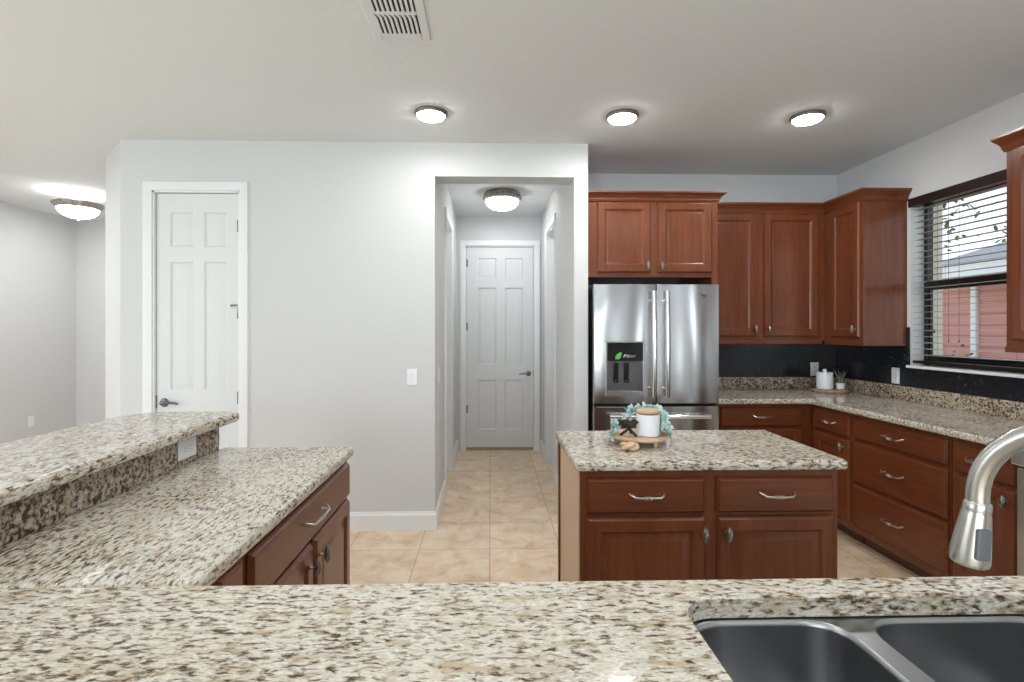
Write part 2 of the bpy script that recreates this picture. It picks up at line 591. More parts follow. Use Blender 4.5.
# right wall with the kitchen window opening
WY0, WY1, WZ0, WZ1 = 2.10, 3.585, 1.172, 2.34
bm = B()
WT = 0.225
box(bm, XR, XR + WT, WY1, YB, 0, CEIL); box(bm, XR, XR + WT, -4.0, WY0, 0, CEIL)
box(bm, XR, XR + WT, WY0, WY1, 0, WZ0 - .02); box(bm, XR, XR + WT, WY0, WY1, WZ1, CEIL)
struct('wall_right', bm, M['wall'])
# left room
bm = B(); box(bm, XL - .12, XL, -4.0, -1.1, 0, CEIL); box(bm, XL - .12, XL, 1.5, YL + .1, 0, CEIL); box(bm, XL - .12, XL, -1.1, 1.5, 0, .4); box(bm, XL - .12, XL, -1.1, 1.5, 2.4, CEIL)
struct('wall_left', bm, M['wall'])
bm = B(); box(bm, XL, -2.85, YL, YL + .12, 0, CEIL)
struct('wall_left_room_end', bm, M['wall'])
bm = B()
q = [(-2.59, YW), (-2.59, YW + T), (-2.79, 4.09), (-2.79, YL), (-2.975, YL), (-2.975, 4.057)]
lo = [bm.verts.new((x, y, 0)) for x, y in q]; hi = [bm.verts.new((x, y, CEIL)) for x, y in q]
for k in range(6): bm.faces.new((lo[k], lo[(k + 1) % 6], hi[(k + 1) % 6], hi[k]))
bm.faces.new(lo); bm.faces.new(hi)
struct('wall_angled', bm, M['wall'], 'short angled wall turning the corner left of the pantry door')
bm = B()
box(bm, XL, -2.7, -4.12, -4.0, 0, CEIL); box(bm, 0.9, XR + .17, -4.12, -4.0, 0, CEIL)
box(bm, -2.7, 0.9, -4.12, -4.0, 2.36, CEIL); box(bm, -2.7, .9, -4.12, -4, 0, .12)
box(bm, -0.98, -0.82, -4.12, -4.0, .12, 2.36)
struct('wall_rear', bm, M['wall'])

# baseboards
BP = [(0.0, 0.0), (0.016, 0.0), (0.016, 0.100), (0.013, 0.112), (0.007, 0.118), (0.007, 0.124), (0.004, 0.130), (0, 0.130)]


def baseboard(name, path):
    q = B(); extrude_profile(q, BP, path); return struct(name, q, M['trim'])


baseboard('baseboard_pantry', [(-1.69, YW), (HX0, YW), (HX0, LD0 - .07)])
baseboard('baseboard_hall_left', [(HX0, LD1 + .07), (HX0, YH), (HD0 - .07, YH)])
baseboard('baseboard_hall_right', [(HD1 + .055, YH), (HX1, YH), (HX1, RD1 + .07)])
baseboard('baseboard_stub', [(HX1, RD0 - .07), (HX1, YW), (STUB, YW)])
baseboard('baseboard_left', [(XL, 1.6), (XL, YL), (-2.975, YL), (-2.975, 4.057), (-2.59, YW), (-2.44, YW)])


# six-panel doors
def six_panel(bm, w, h, t=0.035):
    """local: x 0..w, front face y=0 (towards -y), z 0..h"""
    xs = [0, w * .165, w * .445, w * .575, w * .845, w]
    zs = [0, h * .088, h * .337, h * .415, h * .797, h * .842, h * .945, h]
    for i in range(5):
        for j in range(7):
            a, b_, c, e = xs[i], xs[i + 1], zs[j], zs[j + 1]
            if i in (1, 3) and j in (1, 3, 5):
                rings_panel(bm, a, b_, c, e, [(0, 0), (.010, -.011), (.022, -.011), (.050, -.002)])
            else:
                bm.faces.new([bm.verts.new((p, 0, r)) for p, r in ((a, c), (b_, c), (b_, e), (a, e))])
    bmesh.ops.remove_doubles(bm, verts=bm.verts[:], dist=1e-5)
    box(bm, 0, w, 0.012, t, 0, h)
    for (p0, p1) in (((0, 0), (0, h)), ((w, 0), (w, h)), ((0, 0), (w, 0)), ((0, h), (w, h))):
        bm.faces.new([bm.verts.new(q_) for q_ in ((p0[0], 0, p0[1]), (p1[0], 0, p1[1]), (p1[0], .012, p1[1]), (p0[0], .012, p0[1]))])


def casing(bm, x0, x1, zt, w=0.062, d=0.018):
    """door casing round an opening in the local xz plane, standing proud towards -y, plus jambs"""
    def prof_bar(pts_in, pts_out):
        pass
    loops = []
    for off, dep in ((0.0, 0.0), (0.0, d * .55), (0.006, d * .75), (w * .55, d * .8), (w * .7, d), (w * .93, d), (w, d * .6), (w, 0.0)):
        a, b_, t_ = x0 - off, x1 + off, zt + off
        loops.append([bm.verts.new((p, -dep, r)) for p, r in ((a, 0), (a, t_), (b_, t_), (b_, 0))])
    for A_, B_ in zip(loops, loops[1:]):
        for k in range(3):
            bm.faces.new((A_[k], A_[k + 1], B_[k + 1], B_[k]))
    bm.faces.new([l[0] for l in loops]); bm.faces.new([l[3] for l in loops])


def jamb(bm, x0, x1, zt, depth, t=0.016):
    box(bm, x0 - .001, x0 + t, 0, depth, 0, zt); box(bm, x1 - t, x1 + .001, 0, depth, 0, zt); box(bm, x0, x1, 0, depth, zt - t, zt + .001)
    s = t + .012
    box(bm, x0 + t, x0 + s, .062, .075, 0, zt - t); box(bm, x1 - s, x1 - t, .062, .075, 0, zt - t); box(bm, x0 + s, x1 - s, .062, .075, zt - s, zt - t)


def lever(parent, x, z, dirx):
    q = B()
    lathe(q, [(0.0, 0.0), (.031, 0.0), (.031, -.006), (.026, -.012), (.012, -.014), (.011, -.045), (0, -.045)], (x, -.0005, z), 24, 'y')
    tube(q, [(x, -.045, z), (x + dirx * .02, -.048, z + .002), (x + dirx * .06, -.046, z + .004), (x + dirx * .095, -.040, z - .001), (x + dirx * .115, -.036, z - .008)],
         [.0105, .0105, .009, .008, .006], 12)
    return link('lever_handle', q, M['gunmetal'], parent)


def hinge(parent, x, z, y=-.004):
    q = B(); tube(q, [(x, y, z - .045), (x, y, z + .045)], .0065, 10); box(q, x - .014, x + .014, y + .001, y + .004, z - .044, z + .044)
    return link('hinge', q, M['gunmetal'], parent)


d1 = sroot('door_1'); d1.location = (0, YW, 0)
d1['label'] = 'white six-panel pantry door in the left wall with lever at its left edge'
q = B(); casing(q, DX0 + .004, DX1 - .004, DZ - .004); link('casing', q, M['trim'], d1)
q = B(); jamb(q, DX0, DX1, DZ, T); link('jamb', q, M['trim'], d1)
q = B(); six_panel(q, DX1 - DX0 - .040, DZ - .030)
sl = link('door_leaf', q, M['door'], d1, loc=(DX0 + .020, .020, .010))
lever(sl, .055, .898, 1)
q = B(); box(q, -.004, .003, -.004, .010, .86, .95); link('strike_plate', q, M['gunmetal'], sl)
for z in (2.148, 1.535, .93): hinge(sl, DX1 - DX0 - .038, z)
q = B(); tube(q, [(DX1 - DX0 - .04, -.010, 1.585), (DX1 - DX0 - .06, -.022, 1.585), (DX1 - DX0 - .085, -.03, 1.582)], [.006, .006, .009], 10)
tube(q, [(DX1 - DX0 - .04, -.006, 1.535), (DX1 - DX0 - .04, -.010, 1.592)], .009, 10)
link('hinge_stop', q, M['pewter'], sl)

d2 = sroot('door_2'); d2.location = (0, YH, 0)
d2['label'] = 'white six-panel door closing the far end of the hall'
q = B(); casing(q, HD0 + .004, HD1 - .004, HDT - .004); link('casing', q, M['trim'], d2)
q = B(); jamb(q, HD0, HD1, HDT, .12); link('jamb', q, M['trim'], d2)
q = B(); six_panel(q, HD1 - HD0 - .040, HDT - .055)
sl = link('door_leaf', q, M['door'], d2, loc=(HD0 + .020, .020, .036))
lever(sl, HD1 - HD0 - .095, .868, -1)
q = B(); box(q, HD1 - HD0 - .043, HD1 - HD0 - .037, -.004, .01, .83, .91); link('strike_plate', q, M['gunmetal'], sl)
for z in (2.17, 1.42, .45): hinge(sl, -.001, z)
q = B(); box(q, HD0 + .017, HD1 - .017, .012, .075, 0, .034, .004); link('threshold', q, M['shoe'], d2)

# hall side doorways (local frame turned to face into the hall)
for nm, x, d0_, d1_, rz, lab in (('door_3', HX0, LD0, LD1, PI / 2, 'cased doorway in the left hall wall with white door set back'),
                                 ('door_4', HX1, RD0, RD1, -PI / 2, 'cased doorway in the right hall wall with white door set back')):
    r = sroot(nm); r['label'] = lab
    r.location = (x, (d0_ + d1_) / 2, 0); r.rotation_euler = (0, 0, rz)
    w = d1_ - d0_
    q = B(); casing(q, -w / 2 + .004, w / 2 - .004, HDZ - .004); link('casing', q, M['trim'], r)
    q = B(); jamb(q, -w / 2, w / 2, HDZ, .115); link('jamb', q, M['trim'], r)
    q = B(); six_panel(q, w - .060, HDZ - .030, .030); sl = link('door_leaf', q, M['door'], r, loc=(-w / 2 + .030, .078, .010))
    q = B(); sx = -w / 2 + .018 if nm == 'door_3' else w / 2 - .018
    box(q, sx - .003, sx + .003, .025, .055, .89, .97); link('strike_plate', q, M['pewter'], r)


# ------------------------------------------------------------------ cabinets
def pull(parent, x, z, w=.140, y=0.0):
    """curved bar pull with flared tips and a wrapped knot in the middle"""
    q = B()
    h = w / 2
    tube(q, [(x - h, y - .006, z + .012), (x - h + .008, y - .020, z + .006), (x - h + .020, y - .028, z), (x - .02, y - .030, z - .001), (x + .02, y - .030, z - .001),
             (x + h - .020, y - .028, z), (x + h - .008, y - .020, z + .006), (x + h, y - .006, z + .012)],
         [.0028, .0042, .0048, .0048, .0048, .0048, .0042, .0028], 10)
    for s in (-1, 1):
        tube(q, [(x + s * (h - .018), y + .001, z + .002), (x + s * (h - .018), y - .027, z + .001)], [.006, .004], 10)
        pts = []
        for k in range(17):
            a = s * 2 * PI * k / 8
            pts.append((x - .018 + .036 * k / 16, y - .030 + .0062 * math.cos(a), z - .001 + .0062 * math.sin(a)))
        tube(q, pts, .0022, 6)
    return link('handle', q, M['nickel'], parent)


def knob(parent, x, z, y=0.0):
    """upright birdcage knob on a short stem"""
    q = B()
    lathe(q, [(.006, 0), (.007, -.003), (.0042, -.008), (.0042, -.020)], (x, y, z), 12, 'y')
    c = Vector((x, y - .026, z))
    lathe(q, [(0, -.030), (.003, -.0295), (.0045, -.025), (.0075, -.016), (.0085, 0), (.0085, .006), (.0075, .013), (.0045, .021), (.003, .027), (.0042, .030), (0, .0315)], c, 14)
    for s in range(5):
        a0 = 2 * PI * s / 5
        pts = []
        for k in range(9):
            t = k / 8
            r = .0095 * math.sin(PI * (.12 + .76 * t)) + .002
            pts.append((c.x + r * math.cos(a0 + 2.2 * t), c.y + r * math.sin(a0 + 2.2 * t), c.z - .024 + .048 * t))
        tube(q, pts, .002, 5)
    return link('knob', q, M['pewter'], parent)


DOOR_RINGS = [(0, 0), (0, .006), (.0015, .0075), (.009, .0185), (.012, .020), (.052, .020), (.056, .017), (.060, .0105), (.066, .0095), (.090, .0165), (.094, .0172)]
UPPER_RINGS = [(0, 0), (0, .008), (.0015, .0095), (.008, .019), (.011, .020), (.053, .020), (.058, .0165), (.063, .0125), (.070, .0095), (.078, .0118), (.084, .0118)]
DRAWER_RINGS = [(0, 0), (0, .006), (.0015, .0075), (.009, .0185), (.012, .020)]


def fronts(t, items, rings=DOOR_RINGS, kw=.14):
    for it in items:
        q = B()
        if it[0] == 'drawer':
            _, x0, x1, z0, z1 = it[:5]
            rings_panel(q, x0, x1, z0, z1, DRAWER_RINGS, -.0005, back=True)
            d = link('drawer', q, M['cherry_h'], t)
            pull(d, (x0 + x1) / 2, (z0 + z1) / 2 + .002, kw, -.0200)
        else:
            _, x0, x1, z0, z1, kx, kz = it
            rings_panel(q, x0, x1, z0, z1, rings, -.0005, back=True)
            d = link('door', q, M['cherry_v'], t)
            if kx is not None: knob(d, kx, kz, -.0200)


def carcass(t, w, depth, z1=.873, toe=.10, name='body', mat_=None, x0=0.0, toe_in=.075):
    q = B()
    box(q, x0, w, 0, depth, toe, z1, .0015, 1)
    b_ = link(name, q, mat_ or M['cherry_v'], t)
    q = B(); box(q, x0 + .004, w - .004, toe_in, depth - .004, 0, toe + .002)
    link('toe_kick', q, M['toe'], t)
    return b_


# --- island
IY = 2.005
t = thing('kitchen_island', 'dark cherry island cabinet with two drawers over two doors, standing alone on the tile', 'island', (.354, IY, 0))
IW = 1.026
carcass(t, IW, .555)
fronts(t, [('drawer', .023, .488, .705, .845), ('drawer', .535, 1.001, .705, .845),
           ('door', .023, .491, .13, .690, .476, .632), ('door', .538, 1.005, .13, .690, .570, .632)])
q = B(); box(q, -.003, -.0002, .014, .540, .0, .872); link('side_panel', q, M['tan'], t)['label'] = 'pale unfinished side panel'
q = B(); box(q, -.013, -.0002, .540, .562, 0, .872); link('edge_strip', q, M['cherry_v'], t)
poly = round_poly([(.330, 1.972), (1.405, 1.972), (1.405, 2.590), (.330, 2.590)], .018, 4)
bm = B(); slab(bm, poly, .874, .914)
tag(link('island_countertop', bm, M['granite_x']), 'speckled granite slab on top of the island', 'countertop')

# --- peninsula cabinet on the left, facing the island
PY0 = 1.155
t = thing('peninsula_cabinet', 'cherry base cabinet at left with one wide drawer above two doors, under the peninsula counter', 'cabinet', (-.625, PY0, 0), PI / 2)
PW = 2.262 - PY0 + .004
carcass(t, PW, .515)
o_ = 1.330 - PY0; e_ = 2.247 - PY0
fronts(t, [('drawer', o_, e_, .705, .848), ('door', o_, 1.785 - PY0, .13, .690, 1.745 - PY0, .622), ('door', 1.812 - PY0, e_, .13, .690, 1.850 - PY0, .622),
           ], kw=.19)
q = B(); rings_panel(q, .012, .130, .13, .862, DRAWER_RINGS, -.0005, back=True); link('filler_panel', q, M['cherry_v'], t)

# --- right-hand run, faces at X=2.386 (fronts stand proud to 2.366)
FX = 2.386


def right_cab(name, label, y_far, y_near, items, kw=.14):
    t = thing(name, label, 'cabinet', (FX, y_far, 0), -PI / 2)
    carcass(t, y_far - y_near - .002, .598)
    fronts(t, items, kw=kw)
    q = B(); box(q, 0, y_far - y_near - .002, .060, .0745, 0, .018, .004); link('shoe_moulding', q, M['shoe'], t)
    return t


yf = 3.738
right_cab('base_cabinet', 'narrow cherry base cabinet in the back right corner with one small drawer over one door', yf, 3.318,
          [('drawer', yf - 3.699, yf - 3.334, .707, .848), ('door', yf - 3.690, yf - 3.334, .155, .688, yf - 3.385, .637)])
yf = 3.316
right_cab('drawer_cabinet', 'wide cherry cabinet of three stacked drawers along the right wall', yf, 2.594,
          [('drawer', yf - 3.299, yf - 2.610, .716, .848), ('drawer', yf - 3.299, yf - 2.610, .436, .697), ('drawer', yf - 3.299, yf - 2.610, .150, .417)], .165)
yf = 2.592
right_cab('base_cabinet', 'cherry base cabinet beside the range behind the faucet, drawer over one door', yf, 2.238,
          [('drawer', yf - 2.576, yf - 2.252, .707, .848), ('door', yf - 2.576, yf - 2.252, .155, .690, yf - 2.292, .637)])
# back-wall base cabinet
t = thing('base_cabinet', 'cherry base cabinet between refrigerator and corner, drawer over doors', 'cabinet', (1.662, 3.760, 0))
carcass(t, .745, .600)
fronts(t, [('drawer', .036, .647, .707, .852), ('door', .036, .338, .155, .690, .300, .637), ('door', .344, .647, .155, .690, .380, .637)])

# right countertop (L) with upstands
CXF, CYF = 2.351, 3.724
poly = [Vector(p) for p in [(1.660, CYF), (CXF, CYF), (CXF, 2.240), (XR - .002, 2.240), (XR - .002, YB - .002), (1.660, YB - .002)]]
poly = round_poly(poly, [0, .012, .01, 0, 0, 0], 4)
t = thing('corner_countertop', 'L-shaped speckled granite worktop in the right corner with upstand', 'countertop')
bm = B(); slab(bm, poly, .874, .914); link('slab', bm, M['granite_x'], t)
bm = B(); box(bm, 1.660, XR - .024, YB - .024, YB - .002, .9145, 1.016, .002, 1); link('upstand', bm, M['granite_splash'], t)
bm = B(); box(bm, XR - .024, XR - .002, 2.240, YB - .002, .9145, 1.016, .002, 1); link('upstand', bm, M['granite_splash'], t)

# black backsplash
bm = B()
box(bm, 1.62, XR - .011, YB - .010, YB - .0005, 1.0165, 1.40)
struct('trim_1', bm, M['backsplash'], 'black sparkle backsplash on the back wall')
bm = B()
box(bm, XR - .010, XR - .0005, WY1 + .002, YB - .0005, 1.0165, 1.44); box(bm, XR - .010, XR - .0005, 2.24, WY1 + .002, 1.0165, 1.150)
struct('trim_2', bm, M['backsplash'], 'black sparkle backsplash on the right wall below the window')


# --- crown moulding profile (outward, z)
def crown(bm, path, z0, z1, out=.050):
    h = z1 - z0
    pr = [(0, z0), (.008, z0), (.010, z0 + .10 * h), (.014, z0 + .18 * h), (.014, z0 + .30 * h), (.022, z0 + .50 * h), (.036, z0 + .70 * h),
          (out - .004, z0 + .80 * h), (out, z0 + .84 * h), (out, z1), (0, z1)]
    extrude_profile(bm, pr, path)


# --- cabinet over the refrigerator
t = thing('refrigerator_cabinet', 'reddish two-door wall cabinet above the refrigerator with tall side panel', 'cabinet', (.708, 3.700, 0))
q = B(); box(q, 0, .905, 0, .665, 1.803, 2.372, .001, 1); link('body', q, M['cherry_v'], t)
q = B(); box(q, .905, .947, -.004, .665, 0, 2.372, .001, 1); link('side_panel', q, M['cherry_v'], t)
fronts(t, [('door', .066, .454, 1.836, 2.346, .428, 1.885), ('door', .506, .902, 1.836, 2.346, .530, 1.885)], UPPER_RINGS)
q = B(); crown(q, [(0, -.004), (.947, -.004), (.947, .280)], 2.352, 2.414); link('crown_moulding', q, M['crown'], t)

# --- upper cabinets on back wall and right corner
UZ0, UZ1 = 1.335, 2.372
UYF, UXF = 4.039, 2.675
t = thing('wall_cabinet', 'two-door cherry wall cabinet on the back wall, right of the refrigerator', 'cabinet', (1.658, UYF, 0))
q = B(); box(q, 0, UXF - 1.658 - .001, 0, .316, UZ0, UZ1, .001, 1); link('body', q, M['cherry_v'], t)
fronts(t, [('door', .020, .466, 1.368, 2.345, .438, 1.425), ('door', .517, .955, 1.368, 2.345, .545, 1.425)], UPPER_RINGS)
q = B(); box(q, .0, UXF - 1.658 - .022, -.003, .016, 1.308, 1.336, .003, 1); link('light_rail', q, M['crown'], t)
q = B(); crown(q, [(0, 0), (UXF - 1.658 - .001, 0)], 2.345, 2.425); link('crown_moulding', q, M['crown'], t)
t = thing('wall_cabinet', 'single-door cherry wall cabinet in the corner, its glossy end facing the room', 'cabinet', (UXF, UYF + .31, 0), -PI / 2)
q = B(); box(q, 0, .735, 0, XR - UXF - .002, UZ0, UZ1, .001, 1); link('body', q, M['cherry_v'], t)
fronts(t, [('door', .400, .708, 1.368, 2.345, .680, 1.425)], UPPER_RINGS)
q = B(); extrude_profile(q, [(-.016, 1.306), (.003, 1.306), (.004, 1.312), (.003, 1.336), (-.016, 1.336)], [(.310, 0), (.735, 0), (.735, XR - UXF - .002)]); link('light_rail', q, M['crown'], t)
q = B(); crown(q, [(.310, 0), (.735, 0), (.735, XR - UXF - .002)], 2.345, 2.428, .045); link('crown_moulding', q, M['crown'], t)
# far right upper cabinet
t = thing('wall_cabinet', 'cherry wall cabinet cut by the right edge of the picture, right of the window', 'cabinet', (UXF, 2.595, 0), -PI / 2)
q = B(); box(q, 0, .76, 0, XR - UXF - .002, UZ0, UZ1, .001, 1); link('body', q, M['cherry_v'], t)
fronts(t, [('door', .040, .375, 1.368, 2.345, .345, 1.425), ('door', .385, .72, 1.368, 2.345, .415, 1.425)], UPPER_RINGS)
q = B(); extrude_profile(q, [(-.016, 1.306), (.003, 1.306), (.004, 1.312), (.003, 1.336), (-.016, 1.336)], [(0, XR - UXF - .002), (0, 0), (.76, 0)]); link('light_rail', q, M['crown'], t)
q = B(); crown(q, [(0, XR - UXF - .002), (0, 0), (.76, 0)], 2.345, 2.428, .045); link('crown_moulding', q, M['crown'], t)

# ------------------------------------------------------------------ peninsula, raised bar and sink counter
XP, YP, YN = -.592, 2.262, 1.049
bm = B(); box(bm, -1.30, -1.184, .20, 2.215, 0, 1.026)
struct('wall_bar', bm, M['wall'], 'low wall carrying the raised granite bar')
bm = B(); box(bm, -1.17, 1.66, .22, .34, 0, .873)
struct('wall_sink', bm, M['wall'], 'low wall carrying the sink counter')
t = thing('peninsula_countertop', 'large L-shaped speckled granite counter in the foreground holding the sink', 'countertop')
poly = [Vector(p) for p in [(-1.160, YN - .006), (XP, YN - .006), (XP, YP), (-1.160, YP)]]
poly = round_poly(poly, [0, 0, .016, 0], 5)
bm = B(); slab(bm, poly, .874, .914); link('slab', bm, M['granite_y'], t)
SX0, SX1, SY0, SY1 = .356, 1.085, .515, .969
poly = [Vector(p) for p in [(-1.160, .14), (1.70, .14), (1.70, YN), (-1.160, YN)]]
hole = round_poly([(SX0, SY0), (SX1, SY0), (SX1, SY1), (SX0, SY1)], .075, 8)
bm = B(); slab(bm, poly, .874, .914, hole=hole); link('slab', bm, M['granite_x'], t)
bm = B(); box(bm, -1.182, -1.1605, .20, 2.236, .876, 1.026)
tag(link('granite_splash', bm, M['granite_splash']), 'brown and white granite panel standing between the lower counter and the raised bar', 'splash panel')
poly = round_poly([(-1.535, .10), (-1.083, .10), (-1.083, 2.262), (-1.12, 2.285), (-1.44, 2.285), (-1.535, 2.19)], [0, 0, .02, .02, .06, .05], 5)
bm = B(); slab(bm, poly, 1.027, 1.067)
tag(link('bar_countertop', bm, M['granite_y']), 'raised granite bar ledge at far left, above the lower counter', 'countertop')

# sink
t = thing('double_sink', 'stainless double-bowl sink set under the granite in the foreground', 'sink')
BX = [(.364, .660), (.700, 1.078)]
BY0, BY1 = .525, .966
ZR = .873
loopO = round_poly([(SX0 - .015, SY0 - .015), (SX1 + .015, SY0 - .015), (SX1 + .015, SY1 + .015), (SX0 - .015, SY1 + .015)], .08, 8)


def basin_loop(x0, x1, y0, y1, r):
    return round_poly([(x0, y0), (x1, y0), (x1, y1), (x0, y1)], r, 8)


bm = B()
tops = []
vo_ = [bm.verts.new((p.x, p.y, ZR - .002)) for p in loopO]
eds = [bm.edges.new((vo_[k], vo_[(k + 1) % len(vo_)])) for k in range(len(vo_))]
for (x0, x1) in BX:
    lp = basin_loop(x0, x1, BY0, BY1, .075)
    vs = [bm.verts.new((p.x, p.y, ZR - .002)) for p in lp]
    eds += [bm.edges.new((vs[k], vs[(k + 1) % len(vs)])) for k in range(len(vs))]
bmesh.ops.triangle_fill(bm, use_beauty=True, use_dissolve=False, edges=eds)
link('rim', bm, M['sink'], t)
for (x0, x1) in BX:
    bm = B()
    prev = None
    for ins, z, r in ((0, ZR - .002, .075), (.004, ZR - .005, .073), (.007, ZR - .012, .07), (.012, ZR - .10, .066), (.016, ZR - .165, .064), (.022, ZR - .185, .06), (.034, ZR - .197, .05), (.055, ZR - .200, .04)):
        cur = [bm.verts.new((p.x, p.y, z)) for p in basin_loop(x0 + ins, x1 - ins, BY0 + ins, BY1 - ins, r)]
        if prev:
            n = len(cur)
            for k in range(n): bm.faces.new((prev[k], prev[(k + 1) % n], cur[(k + 1) % n], cur[k]))
        prev = cur
    bm.faces.new(prev)
    bs = link('basin', bm, M['sink'], t, 50)
    bm = B(); c = ((x0 + x1) / 2, (BY0 + BY1) / 2, ZR - .200)
    lathe(bm, [(.045, 0), (.045, .004), (.038, .005), (.034, .001), (.012, .001), (.010, .006), (0, .006)], c, 24)
    link('drain', bm, M['steel_bar'], bs)

# faucet
FB = Vector((.680, .434, .914)); FH = Vector((.593, .610, 1.211))
t = thing('kitchen_faucet', 'brushed nickel gooseneck pull-down faucet arching over the sink at right', 'faucet', (0, 0, 0))
dirv = (FB - FH); dirv.z = 0; dist_ = dirv.length; dirv.normalize()
R_ = dist_ / 2
bm = B()
pts = []; 
zc = FH.z + .012
pts.append(FH.copy() - Vector((0, 0, .004)) - dirv * .0005)
for k in range(0, 25):
    a = PI * k / 24
    pts.append(Vector((FH.x, FH.y, zc)) + dirv * (R_ - R_ * math.cos(a)) + Vector((0, 0, R_ * math.sin(a) * .98)))
pts.append(Vector((FB.x, FB.y, 1.10))); pts.append(Vector((FB.x, FB.y, .99)))
tube(bm, pts, .0116, 24)
link('spout', bm, M['faucet'], t, 60)
bm = B(); lathe(bm, [(.030, 0), (.030, .006), (.024, .014), (.0215, .03), (.021, .085), (.0165, .092), (.0145, .1)], FB, 28); bd = link('base', bm, M['faucet'], t)
bm = B(); tube(bm, [FB + Vector((.02, 0, .055)), FB + Vector((.045, 0, .058)), FB + Vector((.06, -.01, .07)), FB + Vector((.075, -.03, .13))], [.012, .012, .008, .006], 14); link('lever', bm, M['faucet'], t)
bm = B()
lathe(bm, [(.0125, .006), (.0150, .003), (.0155, -.005), (.0150, -.008), (.0160, -.011), (.0172, -.022), (.0197, -.045), (.0218, -.066), (.0225, -.077), (.0218, -.081), (.0185, -.083), (.018, -.081), (0, -.080)], (0, 0, 0), 32)
tilt = Matrix.Translation(FH) @ Matrix.Rotation(math.radians(7), 4, Vector((-dirv.y, dirv.x, 0)))
for v in bm.verts: v.co = tilt @ (v.co * .90)
hd = link('spray_head', bm, M['faucet'], t, 40)
bm = B()
box(bm, -.008, .008, -.0035, .006, -.062, -.024, .003, 2)
bt = tilt @ Matrix.Rotation(math.radians(-10), 4, 'Z') @ Matrix.Translation((0, -.0125, 0)) @ Matrix.Rotation(math.radians(-6), 4, 'X')
for v in bm.verts: v.co = bt @ v.co
link('button', bm, M['rubber'], hd)

# ------------------------------------------------------------------ refrigerator
FRX0, FRX1, FRY = .726, 1.606, 3.550
t = thing('refrigerator', 'stainless french-door refrigerator with water dispenser under the two-door cabinet', 'refrigerator', (FRX0, FRY, 0))
FW = FRX1 - FRX0
bm = B(); box(bm, .006, FW - .006, .075, .76, .02, 1.725, .004, 1); box(bm, .03, FW - .03, .12, .70, 0, .022); link('cabinet_body', bm, M['gunmetal'], t)
bm = B(); box(bm, .010, FW - .010, .060, .076, .03, 1.72); link('gasket', bm, M['gasket'], t)
mid = 1.163 - FRX0


def fdoor(x0, x1, z0, z1, hole=None):
    q = B()
    bow = .012
    xs = [x0 + .004 + (x1 - x0 - .008) * k / 14 for k in range(15)]

    def yy(x): return bow * (2 * (x - (x0 + x1) / 2) / (x1 - x0)) ** 2
    if hole:
        xs = sorted(set([x for x in xs if min(abs(x - hole[0]), abs(x - hole[1])) > .012] + [hole[0], hole[1]]))
    zs = [z0 + .004, z1 - .004]
    if hole: zs = [z0 + .004, hole[2], hole[3], z1 - .004]
    for a, b_ in zip(xs, xs[1:]):
        for c, e in zip(zs, zs[1:]):
            if hole and a >= hole[0] - 1e-6 and b_ <= hole[1] + 1e-6 and c >= hole[2] - 1e-6 and e <= hole[3] + 1e-6: continue
            q.faces.new([q.verts.new((p, yy(p), r)) for p, r in ((a, c), (b_, c), (b_, e), (a, e))])
    bmesh.ops.remove_doubles(q, verts=q.verts[:], dist=1e-5)
    # rounded edges to the sides
    ring0 = [(p, yy(p), zs[0]) for p in xs] + [(p, yy(p), zs[-1]) for p in reversed(xs)]
    cx, cz = (x0 + x1) / 2, (z0 + z1) / 2
    rings = []
    for k, (gx, dy) in enumerate(((0, 0), (.0028, .0012), (.004, .004), (.004, .058))):
        rings.append([q.verts.new((p + (gx if p > cx + 1e-6 and abs(p - xs[-1]) < 1e-6 else -gx if abs(p - xs[0]) < 1e-6 else 0), (y_ + dy) if k < 3 else .058, r + (gx if r > cz else -gx))) for p, y_, r in ring0])
    for a, b_ in zip(rings, rings[1:]):
        n = len(a)
        for k in range(n): q.faces.new((a[k], a[(k + 1) % n], b_[(k + 1) % n], b_[k]))
    q.faces.new(list(reversed(rings[-1]))) if not hole else None
    bmesh.ops.remove_doubles(q, verts=q.verts[:], dist=1e-5)
    return q


HOLE = (.812 - FRX0, 1.070 - FRX0, .990, 1.335)
ld = link('door', fdoor(0, mid - .003, .908, 1.740, HOLE), M['steel_door'], t, 40)
rd = link('door', fdoor(mid + .003, FW, .908, 1.740), M['steel_door'], t, 40)
fd = link('freezer_drawer', fdoor(0, FW, .10, .886), M['steel_door'], t, 40)


def bar_handle(parent, p0, p1, bowv, r=.0125):
    q = B(); p0 = Vector(p0); p1 = Vector(p1); bv = Vector(bowv)
    pts = [p0 + (p1 - p0) * k / 12 + bv * (0.7 + .3 * math.sin(PI * k / 12)) for k in range(13)]
    tube(q, pts, r, 14)
    for s in (1, 11):
        tube(q, [pts[s] - bv * .15, Vector((pts[s].x, parent_y(pts[s].x) + .004, pts[s].z))], r * .8, 12)
    return link('handle', q, M['steel_bar'], parent, 40)


def parent_y(x): return 0.0


bar_handle(ld, (mid - .030, 0, .955), (mid - .030, 0, 1.690), (0, -.052, 0), .016)
bar_handle(rd, (mid + .062, 0, .955), (mid + .062, 0, 1.690), (0, -.052, 0), .016)
bar_handle(fd, (.100, 0, .822), (.800, 0, .822), (0, -.050, 0), .018)
